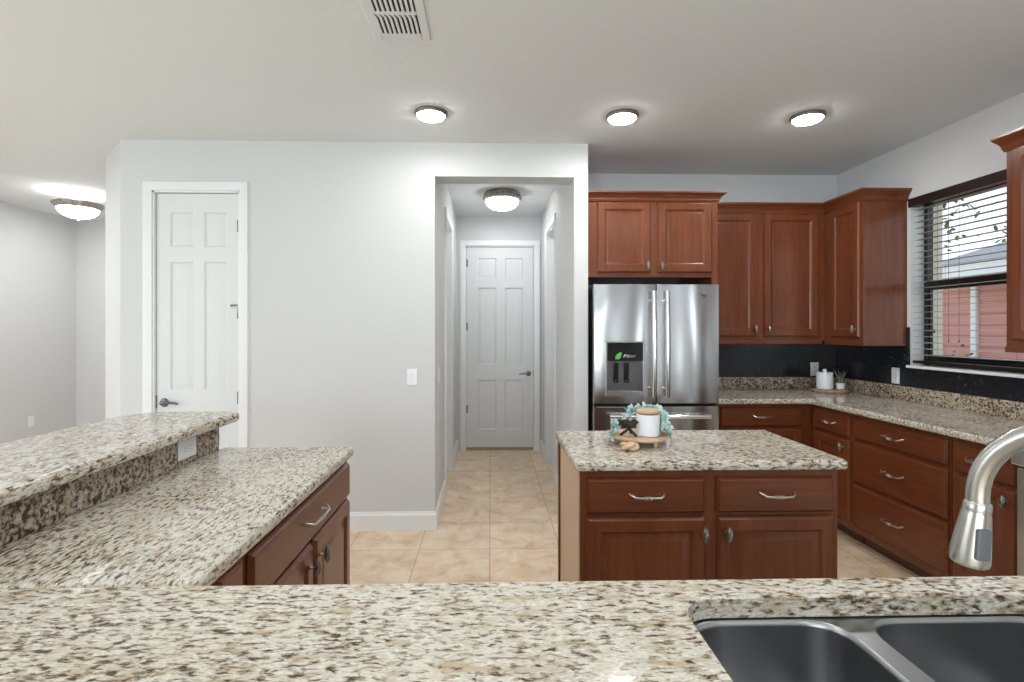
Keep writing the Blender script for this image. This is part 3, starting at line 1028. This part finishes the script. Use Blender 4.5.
# dispenser
bm = B()
x0, x1, z0, z1 = HOLE
for (a, b_, c, e) in ((x0 - .010, x0 + .004, z0 - .03, z1 + .008), (x1 - .004, x1 + .010, z0 - .03, z1 + .008), (x0, x1, z1 - .003, z1 + .008), (x0, x1, z0 - .03, z0 + .006)):
    box(bm, a, b_, -.004, .012, c, e, .002, 1)
dp = link('dispenser', bm, M['steel'], ld)
bm = B(); box(bm, x0 + .003, x1 - .003, .055, .060, z0 + .003, z1 - .002); box(bm, x0 + .002, x0 + .006, .004, .058, z0 + .003, z1); box(bm, x1 - .006, x1 - .002, .004, .058, z0 + .003, z1); box(bm, x0, x1, .004, .058, z0 + .002, z0 + .008)
link('recess', bm, plain('grey_recess', (0.16, 0.16, 0.165), 0.3, 0.7), dp)
bm = B(); box(bm, x0 + .004, x1 - .004, .001, .030, 1.205, z1 - .003, .002, 1); link('control_panel', bm, M['blackglass'], dp)
for px in (.076, .150):
    bm = B(); box(bm, x0 + px - .017, x0 + px + .017, .038, .046, 1.058, 1.190, .004, 2, Matrix.Rotation(math.radians(6), 3, 'X'))
    ellipsoid(bm, (x0 + px, .038, 1.062), (.020, .010, .012)); link('paddle', bm, M['black'], dp)
# sticker: green leaf and a line of pale script
bm = B()
cx, cz = x0 + .083, 1.238
out = [(-.024, -.022), (-.020, .004), (-.006, .020), (.022, .030), (.020, .008), (.012, -.012), (-.004, -.024), (-.012, -.018)]
f_ = bm.faces.new([bm.verts.new((cx + a, -.0012, cz + b_)) for a, b_ in out])
e_ = bmesh.ops.extrude_face_region(bm, geom=[f_])
for v in [g for g in e_['geom'] if isinstance(g, bmesh.types.BMVert)]: v.co.y += .0025
link('leaf_sticker', bm, M['green'], dp)
bm = B(); zb = 1.236; xb = x0 + .118
tube(bm, [(xb, 0, zb - .008), (xb + .006, 0, zb + .012), (xb + .016, 0, zb + .014)], .0022, 6)
tube(bm, [(xb + .002, 0, zb + .003), (xb + .014, 0, zb + .005)], .002, 6)
tube(bm, [(xb + .020, 0, zb - .006), (xb + .024, 0, zb + .014)], .002, 6)
for cx_ in (.036,):
    tube(bm, [(xb + cx_ + .009 * math.cos(a), 0, zb + .002 + .008 * math.sin(a)) for a in [2 * PI * k / 12 for k in range(13)]], .002, 6)
tube(bm, [(xb + .052, 0, zb + .010), (xb + .058, 0, zb - .006), (xb + .066, 0, zb + .008), (xb + .073, 0, zb - .006), (xb + .082, 0, zb + .011)], .002, 6)
link('script_sticker', bm, M['bluewhite'], dp)
# maker's emblem on the right door
bm = B(); ex, ez = FW - .118, 1.665
tube(bm, [(ex - .022, .0015, ez + .010), (ex - .008, .0008, ez + .002), (ex + .010, .0008, ez - .001), (ex + .034, .0012, ez + .006)], [.0016, .0035, .0035, .001], 8)
tube(bm, [(ex - .010, .0008, ez - .004), (ex + .012, .0008, ez - .010), (ex + .030, .001, ez - .006)], [.001, .0025, .001], 8)
for k in range(9):
    tube(bm, [(ex - .018 + k * .0075, .001, ez - .0225), (ex - .018 + k * .0075 + .001, .001, ez - .0155 + .003 * (k % 3 == 0))], .0011, 5)
link('emblem', bm, M['emblem'], rd)

# ------------------------------------------------------------------ range (only its corner shows)
t = thing('kitchen_range', 'stainless range with black cooktop at the right picture edge beside the cabinet', 'range', (2.346, 2.234, 0), -PI / 2)
bm = B(); box(bm, .006, .754, .02, .632, .09, .905, .003, 1); box(bm, .03, .73, .07, .60, 0, .092); link('body', bm, M['black'], t)
bm = B(); box(bm, .001, .759, -.004, .632, .906, .932, .006, 2); link('cooktop', bm, M['blackglass'], t)
for cx_, cy_, r_ in ((.2, .17, .09), (.56, .17, .11), (.2, .46, .08), (.56, .46, .09)):
    bm = B(); lathe(bm, [(r_, 0), (r_, .0006), (r_ - .003, .0006), (r_ - .003, 0)], (cx_, cy_, .932), 32, cap=False); link('burner_ring', bm, M['emblem'], t)
bm = B(); box(bm, .001, .759, -.030, .02, .826, .904, .008, 2); cp = link('control_panel', bm, M['steel_bar'], t)
for k in range(5):
    bm = B(); lathe(bm, [(.020, 0), (.019, -.018), (.0, -.019)], (.1 + .14 * k, -.030, .865), 20, 'y'); link('knob', bm, M['black'], cp)
bm = B(); box(bm, .014, .746, -.012, .02, .27, .815, .004, 1); od = link('oven_door', bm, M['steel'], t)
bm = B(); box(bm, .12, .64, -.0135, -.011, .38, .68); link('oven_window', bm, M['blackglass'], od)
bm = B(); tube(bm, [(.09, -.05, .77), (.67, -.05, .77)], .012, 14)
for x in (.13, .63): tube(bm, [(x, -.012, .77), (x, -.05, .77)], .009, 10)
link('handle', bm, M['steel_bar'], od)
bm = B(); box(bm, .014, .746, -.010, .02, .10, .262, .004, 1); link('storage_drawer', bm, M['steel'], t)

# ------------------------------------------------------------------ window, blind and sill
w1 = sroot('window_1')
w1['label'] = 'kitchen window in bronze frame over the right counter'
FXW = XR + .095
bm = B()
for (a, b_, c, e) in ((WY0, WY0 + .030, WZ0, WZ1), (WY1 - .030, WY1, WZ0, WZ1), (WY0, WY1, WZ0 - .02, WZ0 + .045), (WY0, WY1, WZ1 - .04, WZ1)):
    box(bm, FXW, FXW + .045, a, b_, c, e, .003, 1)
link('window_frame', bm, M['frame'], w1)
bm = B()
zm = 1.735
box(bm, FXW - .012, FXW + .03, WY0 + .04, WY1 - .04, zm - .035, zm + .028, .003, 1)
box(bm, FXW + .012, FXW + .03, WY0 + .034, WY0 + .052, WZ0 + .04, zm); box(bm, FXW + .012, FXW + .03, WY1 - .044, WY1 - .028, WZ0 + .04, zm); box(bm, FXW + .012, FXW + .03, WY0 + .04, WY1 - .04, WZ0 + .04, WZ0 + .075)
link('sash', bm, M['frame'], w1)
for (c, e, xg) in ((WZ0 + .06, zm, .020), (zm, WZ1 - .035, .040)):
    bm = B(); box(bm, FXW + xg, FXW + xg + .004, WY0 + .04, WY1 - .04, c, e); link('pane', bm, M['glass'], w1)
bm = B(); box(bm, FXW - .02, FXW + .012, WY1 - .085, WY1 - .055, 1.40, 1.425, .003, 1); link('tilt_latch', bm, M['frame'], w1)
bm = B(); box(bm, XR - .028, XR + .104, WY0 - .02, WY1 + .012, 1.151, 1.171, .005, 2)
q = B(); box(q, FXW + .046, XR + WT + .004, WY1 - .004, WY1 - .0005, WZ0, WZ1); struct('trim_4', q, plain('cream_exterior_reveal', (0.78, 0.72, 0.58), 0.7), 'cream outer reveal beside the kitchen window frame')
struct('trim_3', bm, M['trim'], 'white window sill above the black backsplash')

t = thing('window_blind', 'dark brown horizontal slat blind hanging in the kitchen window, slats open', 'blind')
BXc = XR + .030
bm = B(); box(bm, XR - .018, XR - .004, 2.11, WY1 + .004, 2.290, 2.352, .004, 2); box(bm, XR - .016, XR + .055, WY1 - .012, WY1 - .004, 2.292, 2.338); link('valance', bm, M['blind'], t)
bm = B(); box(bm, XR + .004, XR + .056, 2.115, WY1 - .014, 2.295, 2.335, .003, 1); link('head_rail', bm, M['blind'], t)
bm = B()
nsl = 25
for k in range(nsl):
    z = 2.268 - k * .0425
    pr = [(-.022, -.0028), (-.011, -.0002), (0, .001), (.011, .0006), (.022, -.0012)]
    lo_, hi_ = [], []
    for y_ in (2.120, WY1 - .012):
        lo_.append([bm.verts.new((BXc + u, y_, z + w_ - .0009)) for u, w_ in pr]); hi_.append([bm.verts.new((BXc + u, y_, z + w_ + .0009)) for u, w_ in pr])
    for i in range(4):
        bm.faces.new((lo_[0][i], lo_[0][i + 1], lo_[1][i + 1], lo_[1][i])); bm.faces.new((hi_[0][i], hi_[0][i + 1], hi_[1][i + 1], hi_[1][i]))
        for s in (0, 1): bm.faces.new((lo_[s][i], lo_[s][i + 1], hi_[s][i + 1], hi_[s][i]))
    for i in (0, 4): bm.faces.new((lo_[0][i], lo_[1][i], hi_[1][i], hi_[0][i]))
link('slats', bm, plain('taupe_slat', (0.36, 0.34, 0.32), 0.45), t)
bm = B(); box(bm, BXc - .026, BXc + .026, 2.118, WY1 - .010, 1.186, 1.206, .004, 2); link('bottom_rail', bm, M['blind'], t)
for y_ in (3.37, 2.85, 2.33):
    bm = B()
    for dx in (-.027, .027): tube(bm, [(BXc + dx, y_, 2.30), (BXc + dx, y_, 1.20)], .0009, 5)
    link('ladder_cord', bm, M['cord'], t)
for y_ in (3.275, 3.20):
    bm = B(); tube(bm, [(XR - .006, y_, 2.30), (XR - .007, y_, 1.36)], .0013, 6); lathe(bm, [(.0015, 0), (.0035, -.012), (.0035, -.022), (0, -.024)], (XR - .007, y_, 1.362), 10)
    link('pull_cord', bm, M['cord'], t)

# ------------------------------------------------------------------ plates on walls


def outlet(label, loc, rotz, horizontal=False, switch=False, group=None):
    t = thing('light_switch' if switch else 'outlet', label, 'switch' if switch else 'outlet', loc, rotz)
    w, h = (.058, .036) if horizontal else (.036, .058)
    bm = B(); box(bm, -w, w, -.006, -.0005, -h, h, .003, 2); p = link('cover_plate', bm, M['plate'], t)
    if switch:
        bm = B(); box(bm, -.016, .016, -.010, -.004, -.032, .032, .002, 1, Matrix.Rotation(.06, 3, 'X')); link('rocker', bm, M['plate'], t)
    else:
        for s in (-1, 1):
            bm = B()
            c = (s * .020, 0) if horizontal else (0, s * .020)
            box(bm, c[0] - .0165, c[0] + .0165, -.008, -.005, c[1] - .0135, c[1] + .0135, .004, 2); sk = link('socket', bm, M['plate'], t)
            bm = B()
            for d_ in (-.006, .006):
                if horizontal: box(bm, c[0] - .004, c[0] + .004, -.0086, -.0078, c[1] + d_ - .001, c[1] + d_ + .001)
                else: box(bm, c[0] + d_ - .001, c[0] + d_ + .001, -.0086, -.0078, c[1] - .004, c[1] + .004)
            link('slots', bm, M['slot'], sk)
    return t


outlet('white rocker light switch on the grey wall left of the hall opening', (-.553, YW, 1.086), 0, switch=True)
outlet('white light switch just inside the hall on its left wall', (HX0, 3.93, 1.075), PI / 2, switch=True)
outlet('white outlet on the black back-wall splash behind the white jar', (2.795, YB - .010, 1.083), 0)
outlet('white outlet on the black splash left of the window sill', (XR - .010, 3.705, 1.085), -PI / 2)
outlet('white sideways outlet set in the granite panel under the bar ledge', (-1.1605, 1.997, .969), PI / 2, horizontal=True)
outlet('small white outlet low on the wall of the far left room', (XL, 5.80, .412), PI / 2)

# ------------------------------------------------------------------ ceiling fittings
for lab, x, y in (('round flush ceiling light left of the hall opening, leftmost of the three', -.361, 3.166),
                  ('round flush ceiling light in front of the refrigerator, middle of the three', .823, 3.176),
                  ('round flush ceiling light nearest the corner cabinets, rightmost of the three', 1.981, 3.156)):
    t = thing('ceiling_light', lab, 'ceiling light', (x, y, CEIL), 0, 'round flush kitchen lights')
    bm = B(); lathe(bm, [(.090, -.0005), (.100, -.001), (.101, -.010), (.096, -.020), (.088, -.023), (.085, -.016), (.085, -.0005)], (0, 0, 0), 48, cap=False); link('trim_ring', bm, M['lampshell'], t)
    bm = B(); lathe(bm, [(.0845, -.010), (.0845, -.022), (.078, -.031), (.062, -.038), (.040, -.042), (.02, -.0435), (0, -.044)], (0, 0, 0), 48); link('diffuser', bm, M['glow'], t)
    lamp_or_fill_disk(x, y, CEIL - .052, 3.5 if x < 0 else 8.0)

t = thing('dome_light', 'bowl-shaped flush light with ornate ring on the hall ceiling', 'ceiling light', (.120, 5.0, CEIL))
bm = B(); lathe(bm, [(0, -.0005), (.12, -.0005), (.165, -.002), (.172, -.010), (.176, -.030), (.188, -.052), (.190, -.062), (.182, -.074), (.166, -.082), (.158, -.080), (.15, -.07), (0, -.065)], n=56); link('ornate_ring', bm, M['ornate'], t, 50)
bm = B(); lathe(bm, [(.160, -.076), (.160, -.088), (.152, -.112), (.135, -.134), (.11, -.150), (.07, -.163), (.03, -.169), (0, -.170)], n=56); link('glass_bowl', bm, M['glowbowl'], t, 60)
bm = B(); lathe(bm, [(0, -.167), (.014, -.169), (.016, -.174), (.008, -.180), (.010, -.186), (.006, -.194), (0, -.196)], n=20); link('finial', bm, M['pewter'], t)
t = thing('dome_light', 'hanging bowl light with dark ring on the far left ceiling', 'ceiling light', (-4.03, 5.14, CEIL))
bm = B(); lathe(bm, [(0, -.0005), (.070, -.0005), (.070, -.010), (.055, -.022), (.02, -.028), (.012, -.035), (.012, -.075), (0, -.075)], n=32); link('canopy', bm, M['plate'], t)
bm = B()
for k in range(3):
    a = 2 * PI * k / 3 + .4
    tube(bm, [(.008 * math.cos(a), .008 * math.sin(a), -.055), (.175 * math.cos(a), .175 * math.sin(a), -.112)], .004, 8)
link('arms', bm, M['pewter'], t)
bm = B(); lathe(bm, [(.178, -.102), (.203, -.100), (.207, -.108), (.202, -.122), (.190, -.136), (.180, -.150), (.168, -.154), (.164, -.148), (.176, -.125)], n=64, cap=False); link('ornate_ring', bm, M['ornate'], t, 50)
bm = B(); lathe(bm, [(.167, -.142), (.168, -.154), (.160, -.176), (.140, -.202), (.108, -.224), (.065, -.239), (.03, -.245), (0, -.246)], n=64, cap=False); link('glass_bowl', bm, M['glowbowl_left'], t, 60)
bm = B(); lathe(bm, [(0, -.242), (.020, -.244), (.022, -.251), (.010, -.257), (.012, -.265), (.006, -.273), (0, -.276)], n=20); link('finial', bm, M['pewter'], t)

# supply vent
t = thing('air_vent', 'white ceiling air register with curved dark slots at the top of the picture', 'vent', (-.397, 2.165, CEIL))
VX, VY = .128, .200
bm = B()
box(bm, -VX, -.090, -VY, VY, -.008, -.0005, .003, 1); box(bm, .090, VX, -VY, VY, -.008, -.0005, .003, 1)
box(bm, -.09, .09, .152, VY, -.008, -.0005, .003, 1); box(bm, -.09, .09, -VY, -.152, -.008, -.0005, .003, 1); box(bm, -.09, .09, -.008, .008, -.010, -.001, .002, 1)
lathe(bm, [(.005, -.009), (.004, -.0105), (0, -.011)], (0, .172, 0), 10)
link('frame', bm, M['ventpaint'], t)
bm = B(); box(bm, -.091, .091, -.153, .153, -.0015, -.0008); link('dark_duct_backing', bm, M['gasket'], t)  # black sheet stands in for the shade inside the duct
bm = B()
for s in (0, 1):
    y0_, y1_ = (.008, .153) if s else (-.153, -.008)
    for k in range(9):
        x = -.092 + k * .0205
        pts = [(x, y) for y in (y0_,)] 
        vs0, vs1, vs2 = [], [], []
        for i in range(9):
            t_ = i / 8
            y = y0_ + (y1_ - y0_) * t_
            off = -.008 * max(0.0, 1 - t_ * 5) ** 2
            vs0.append((x + off, y, -.010)); vs1.append((x + .0105 + off, y, -.010)); vs2.append((x + .0105 + off, y, -.002))
        A_ = [bm.verts.new(p) for p in vs0]; B_ = [bm.verts.new(p) for p in vs1]; C_ = [bm.verts.new(p) for p in vs2]
        D_ = [bm.verts.new((p[0], p[1], -.002)) for p in vs0]
        for i in range(8):
            for P_, Q_ in ((A_, B_), (B_, C_), (C_, D_), (D_, A_)): bm.faces.new((P_[i], P_[i + 1], Q_[i + 1], Q_[i]))
        for i in (0, 8): bm.faces.new((A_[i], B_[i], C_[i], D_[i]))
link('louvers', bm, M['ventpaint'], t)

# ------------------------------------------------------------------ things on the island
ZT = .914
TC = Vector((.672, 2.285, ZT))
t = thing('footed_tray', 'round pale wooden tray on short peg feet in the middle of the island', 'tray', TC)
bm = B(); lathe(bm, [(0, .026), (.112, .026), (.122, .029), (.126, .036), (.124, .044), (.118, .045), (.114, .040), (0, .040)], n=48); link('board', bm, M['palewood'], t)
for k in range(4):
    a = PI / 4 + PI / 2 * k - .25
    bm = B(); lathe(bm, [(.008, 0), (.009, .004), (.012, .022), (.013, .0265)], (.088 * math.cos(a), .088 * math.sin(a), 0), 14); link('foot', bm, M['palewood'], t)
ZB = ZT + .040
t = thing('candle_jar', 'white ceramic candle jar with wooden lid standing on the round tray', 'candle', (.702, 2.262, ZB))
bm = B(); lathe(bm, [(0, .0005), (.044, .0005), (.049, .004), (.050, .010), (.050, .092), (.048, .096), (0, .096)], n=40); link('jar', bm, M['ceramic'], t)
bm = B(); lathe(bm, [(.046, .0955), (.046, .102)], n=40); link('seal_band', bm, M['lidband'], t)
bm = B(); lathe(bm, [(0, .1022), (.050, .1022), (.051, .105), (.051, .113), (.048, .116), (0, .116)], n=40); link('lid', bm, M['palewood'], t)
# black jack ornament leaning on the tray
t = thing('jack_ornament', 'black metal crossed-bar jack ornament on the left of the round tray', 'ornament', (.612, 2.245, ZB))
bm = B()
C0 = Vector((0, 0, .034)); rot = Matrix.Rotation(.6, 3, 'Z') @ Matrix.Rotation(.62, 3, 'X') @ Matrix.Rotation(.75, 3, 'Y')
for d in (Vector((1, 0, 0)), Vector((0, 1, 0)), Vector((0, 0, 1))):
    e = rot @ d
    tube(bm, [C0 - e * .050, C0 + e * .050], .006, 8)
zmin = min(v.co.z for v in bm.verts)
for v in bm.verts: v.co.z += .001 - zmin
link('bars', bm, M['wick'], t)
# pale wooden link / knot in front
t = thing('wooden_knot', 'tan carved wooden knot at the front left of the round tray', 'ornament', (.588, 2.155, ZT))
bm = B()
pts = []
for k in range(49):
    a = 2 * PI * k / 48
    r = .020 + .010 * math.cos(3 * a)
    pts.append((r * math.cos(2 * a) * 1.15, r * math.sin(2 * a) * .8, .0185 + .008 * math.sin(3 * a)))
tube(bm, pts, .0095, 12)
zmin = min(v.co.z for v in bm.verts)
for v in bm.verts: v.co.z -= zmin - .0005
link('loops', bm, M['palewood'], t)


# eucalyptus garland round the tray
def leaf(bm, p, d, up, L, wd):
    d = d.normalized(); s = d.cross(up)
    if s.length < 1e-3: s = Vector((1, 0, 0))
    s.normalize(); n_ = s.cross(d)
    prof = [(0, .0, 0), (.25, .42, .02), (.6, .5, .05), (.85, .3, .05), (1, 0, .02)]
    L_, R_v, C_ = [], [], []
    for u, w_, b_ in prof:
        C_.append(bm.verts.new(p + d * (L * u) + n_ * (L * b_)))
        L_.append(bm.verts.new(p + d * (L * u) + s * (wd * w_) + n_ * (L * (b_ + .06))) if w_ else C_[-1])
        R_v.append(bm.verts.new(p + d * (L * u) - s * (wd * w_) + n_ * (L * (b_ + .06))) if w_ else C_[-1])
    for i in range(4):
        for E_ in (L_, R_v):
            f = [C_[i], C_[i + 1], E_[i + 1], E_[i]]
            f = [v for j, v in enumerate(f) if v not in f[:j]]
            if len(f) >= 3: bm.faces.new(f)


t = thing('eucalyptus_garland', 'pale blue-green eucalyptus sprigs tucked behind the candle jar on the tray', 'greenery', (TC.x, TC.y, ZB))
rnd = random.Random(4)
paths = []
for a0, a1, hgt, rr in ((-.75, .9, .060, .105), (-.45, 1.15, .105, .100), (-.3, 1.3, .095, .088), (-.1, 1.9, .105, .085), (.9, 2.2, .095, .09), (2.5, 3.5, .045, .112), (-.6, .5, .035, .128), (-.6, .8, .080, .112)):
    pts = []
    for k in range(9):
        u = k / 8
        a = a0 + (a1 - a0) * u
        pts.append(Vector((rr * math.cos(a), rr * math.sin(a), .010 + hgt * math.sin(PI * (.1 + .75 * u)))))
    paths.append(pts)
for rx, rz_, ln in ((.105, .02, -1), (-.115, .02, -1)):
    pts = [Vector((rx + .022 * math.copysign(k / 5, rx), .03 - .012 * k, .045 - .0105 * k)) for k in range(6)]
    paths.append(pts)
bmS = B(); bmL = B()
for pts in paths:
    tube(bmS, pts, .0016, 5)
    for i in range(len(pts) - 1):
        for u in (0, .33, .66):
            p = pts[i].lerp(pts[i + 1], u); tg = (pts[i + 1] - pts[i]).normalized()
            for s in (0, 1, 2):
                d = tg * .6 + Vector((rnd.uniform(-1, 1), rnd.uniform(-1, 1), rnd.uniform(-.5, 1)))
                leaf(bmL, p, d, Vector((rnd.uniform(-.4, .4), rnd.uniform(-.8, .2), 1)), rnd.uniform(.016, .026), rnd.uniform(.012, .017))
for bm_ in (bmS, bmL):
    for v in bm_.verts:
        v.co.z = max(v.co.z, -.036)
        d_ = Vector((v.co.x - .030, v.co.y + .023))
        if d_.length < .056:
            d_ = d_.normalized() * .056; v.co.x, v.co.y = .030 + d_.x, -.023 + d_.y
        rr = math.hypot(v.co.x, v.co.y)
        if v.co.z < .007:
            if rr < .118: v.co.z = .007
            elif rr < .130: v.co.x *= .130 / rr; v.co.y *= .130 / rr
link('stems', bmS, M['stem'], t); link('leaves', bmL, M['eucalyptus'], t)

# ------------------------------------------------------------------ things in the back right corner
CT = Vector((2.768, 4.110, ZT))
t = thing('wood_slice', 'bark-edged wooden slice on the corner worktop under a white jar', 'tray', CT)
bm = B()
n = 40; prev = None
radii = [.136 * (1 + .03 * math.sin(3 * 2 * PI * k / n) + .025 * math.sin(7 * 2 * PI * k / n + 1)) for k in range(n)]
for f_, z in ((.97, 0.0005), (1.0, .006), (1.01, .016), (.985, .026), (.96, .028)):
    cur = [bm.verts.new((radii[k] * f_ * math.cos(2 * PI * k / n), .82 * radii[k] * f_ * math.sin(2 * PI * k / n), z)) for k in range(n)]
    if prev:
        for k in range(n): bm.faces.new((prev[k], prev[(k + 1) % n], cur[(k + 1) % n], cur[k]))
    else: bm.faces.new(cur)
    prev = cur
bm.faces.new(prev)
link('slice', bm, M['bark_edge'], t)
ZC = ZT + .028
t = thing('lidded_jar', 'white lidded canister on the wood slice in the corner', 'jar', (2.714, 4.100, ZC))
bm = B(); lathe(bm, [(0, .0005), (.053, .0005), (.058, .005), (.0595, .012), (.0595, .118), (.058, .122), (0, .122)], n=44); link('jar_body', bm, M['ceramic'], t)
bm = B(); lathe(bm, [(0, .1225), (.060, .1225), (.0605, .126), (.060, .132), (.055, .136), (.018, .138), (.013, .140), (.0135, .152), (.015, .157), (.011, .161), (0, .162)], n=44); link('lid', bm, M['ceramic'], t)
t = thing('potted_succulent', 'tiny spiky plant in a white pot beside the white canister', 'plant', (2.836, 4.090, ZC))
bm = B(); lathe(bm, [(0, .0005), (.028, .0005), (.031, .004), (.034, .046), (.035, .050), (.031, .050), (.030, .044), (0, .044)], n=32); link('pot', bm, M['ceramic'], t)
bm = B(); lathe(bm, [(0, .0465), (.030, .0465)], n=20, cap=False); link('soil', bm, M['soil'], t)
bm = B(); rnd = random.Random(2)
for k in range(10):
    a = 2 * PI * k / 10 + rnd.uniform(-.2, .2); lean = rnd.uniform(.1, .55); L = rnd.uniform(.09, .135)
    base = Vector((.010 * math.cos(a), .010 * math.sin(a), .046))
    pts = [base + Vector((math.cos(a) * math.sin(lean * u ** .7) * L * u, math.sin(a) * math.sin(lean * u ** .7) * L * u, math.cos(lean * .8) * L * u)) for u in (0, .25, .5, .75, 1)]
    tube(bm, pts, [.0045, .006, .0055, .0035, .0006], 6)
link('leaves', bm, M['aloe'], t)

# ------------------------------------------------------------------ outside the window
bm = B(); box(bm, XR + .6, 22, -8, 26, -.35, -.15)
struct('ground', bm, M['lawn'], 'lawn outside the kitchen window')
HXo = 6.6
t = thing('neighbor_house', 'red-sided neighbour house with grey roof and white eave outside the window', 'house', (HXo, 7.47, -.16))
bm = B(); box(bm, 0, 7, -6.5, 0.0, 0, 2.42); link('wall', bm, M['siding'], t)
bm = B(); box(bm, -.02, .10, -.12, .02, 0, 2.40); box(bm, -.045, .02, -.70, -.61, 0, 2.40, .01, 1); link('corner_boards', bm, M['housewhite'], t)
bm = B(); box(bm, -.50, 7.3, -6.8, -.38, 2.28, 2.33); box(bm, 0.02, 7.3, -6.8, .02, 2.32, 2.42); box(bm, -.52, -.47, -6.8, -.36, 2.27, 2.45); box(bm, -.52, 7.3, -.41, -.36, 2.27, 2.45); link('eave', bm, M['housewhite'], t)
bm = B()
q = [(-.56, -.33, 2.44), (7.4, -.33, 2.44), (7.4, -6.9, 2.44), (-.56, -6.9, 2.44)]
rz_ = [(3.0, -3.0, 3.9), (3.8, -3.6, 3.9)]
vs = [bm.verts.new(p) for p in q]; r0, r1 = bm.verts.new(rz_[0]), bm.verts.new(rz_[1])
bm.faces.new((vs[0], vs[1], r1, r0)); bm.faces.new((vs[1], vs[2], r1)); bm.faces.new((vs[2], vs[3], r0, r1)); bm.faces.new((vs[3], vs[0], r0)); bm.faces.new(vs)
link('roof', bm, M['shingle'], t)


def tree(name, label, cat, loc, h, r, seed, n=900, ls=.16):
    t = thing(name, label, cat, loc)
    rn = random.Random(seed)
    b1 = B(); tube(b1, [(0, 0, 0), (.03, .02, h * .4), (-.02, .05, h * .72), (0, 0, h * .95)], [.09 * h / 4, .07 * h / 4, .05 * h / 4, .015], 8)
    tips = []
    for k in range(7):
        a = rn.uniform(0, 2 * PI); z = h * rn.uniform(.45, .8)
        e = Vector((r * .8 * math.cos(a), r * .8 * math.sin(a), z + h * .16)); tips.append(e)
        tube(b1, [(0, 0, z - .1), e * .55 + Vector((0, 0, z * .45 - .1)), e], [.03 * h / 4, .02 * h / 4, .006], 6)
    link('trunk', b1, M['bark'], t)
    b2 = B()
    for k in range(n):
        c = rn.choice(tips + [Vector((0, 0, h * .85))])
        p = c + Vector((rn.gauss(0, r * .33), rn.gauss(0, r * .33), rn.gauss(0, h * .09)))
        p.z = max(p.z, .03)
        leaf(b2, p, Vector((rn.uniform(-1, 1), rn.uniform(-1, 1), rn.uniform(-.8, .5))), Vector((rn.uniform(-.5, .5), rn.uniform(-.5, .5), 1)), ls * rn.uniform(.7, 1.3), ls * .5)
    link('foliage', b2, M['foliage'], t)


tree('shrub', 'low green shrub at the foot of the red house outside the window', 'shrub', (6.20, 6.78, -.15), 1.15, .30, 3, 600, .08)
tree('tree', 'green tree against the sky seen through the top left of the window', 'tree', (9.0, 11.3, -.15), 6.2, 1.0, 5, 500, .16)
tree('tree', 'dark tree behind the neighbour roof beside the right wall cabinet', 'tree', (16.5, 15.5, -.15), 4.7, .7, 9, 500, .2)
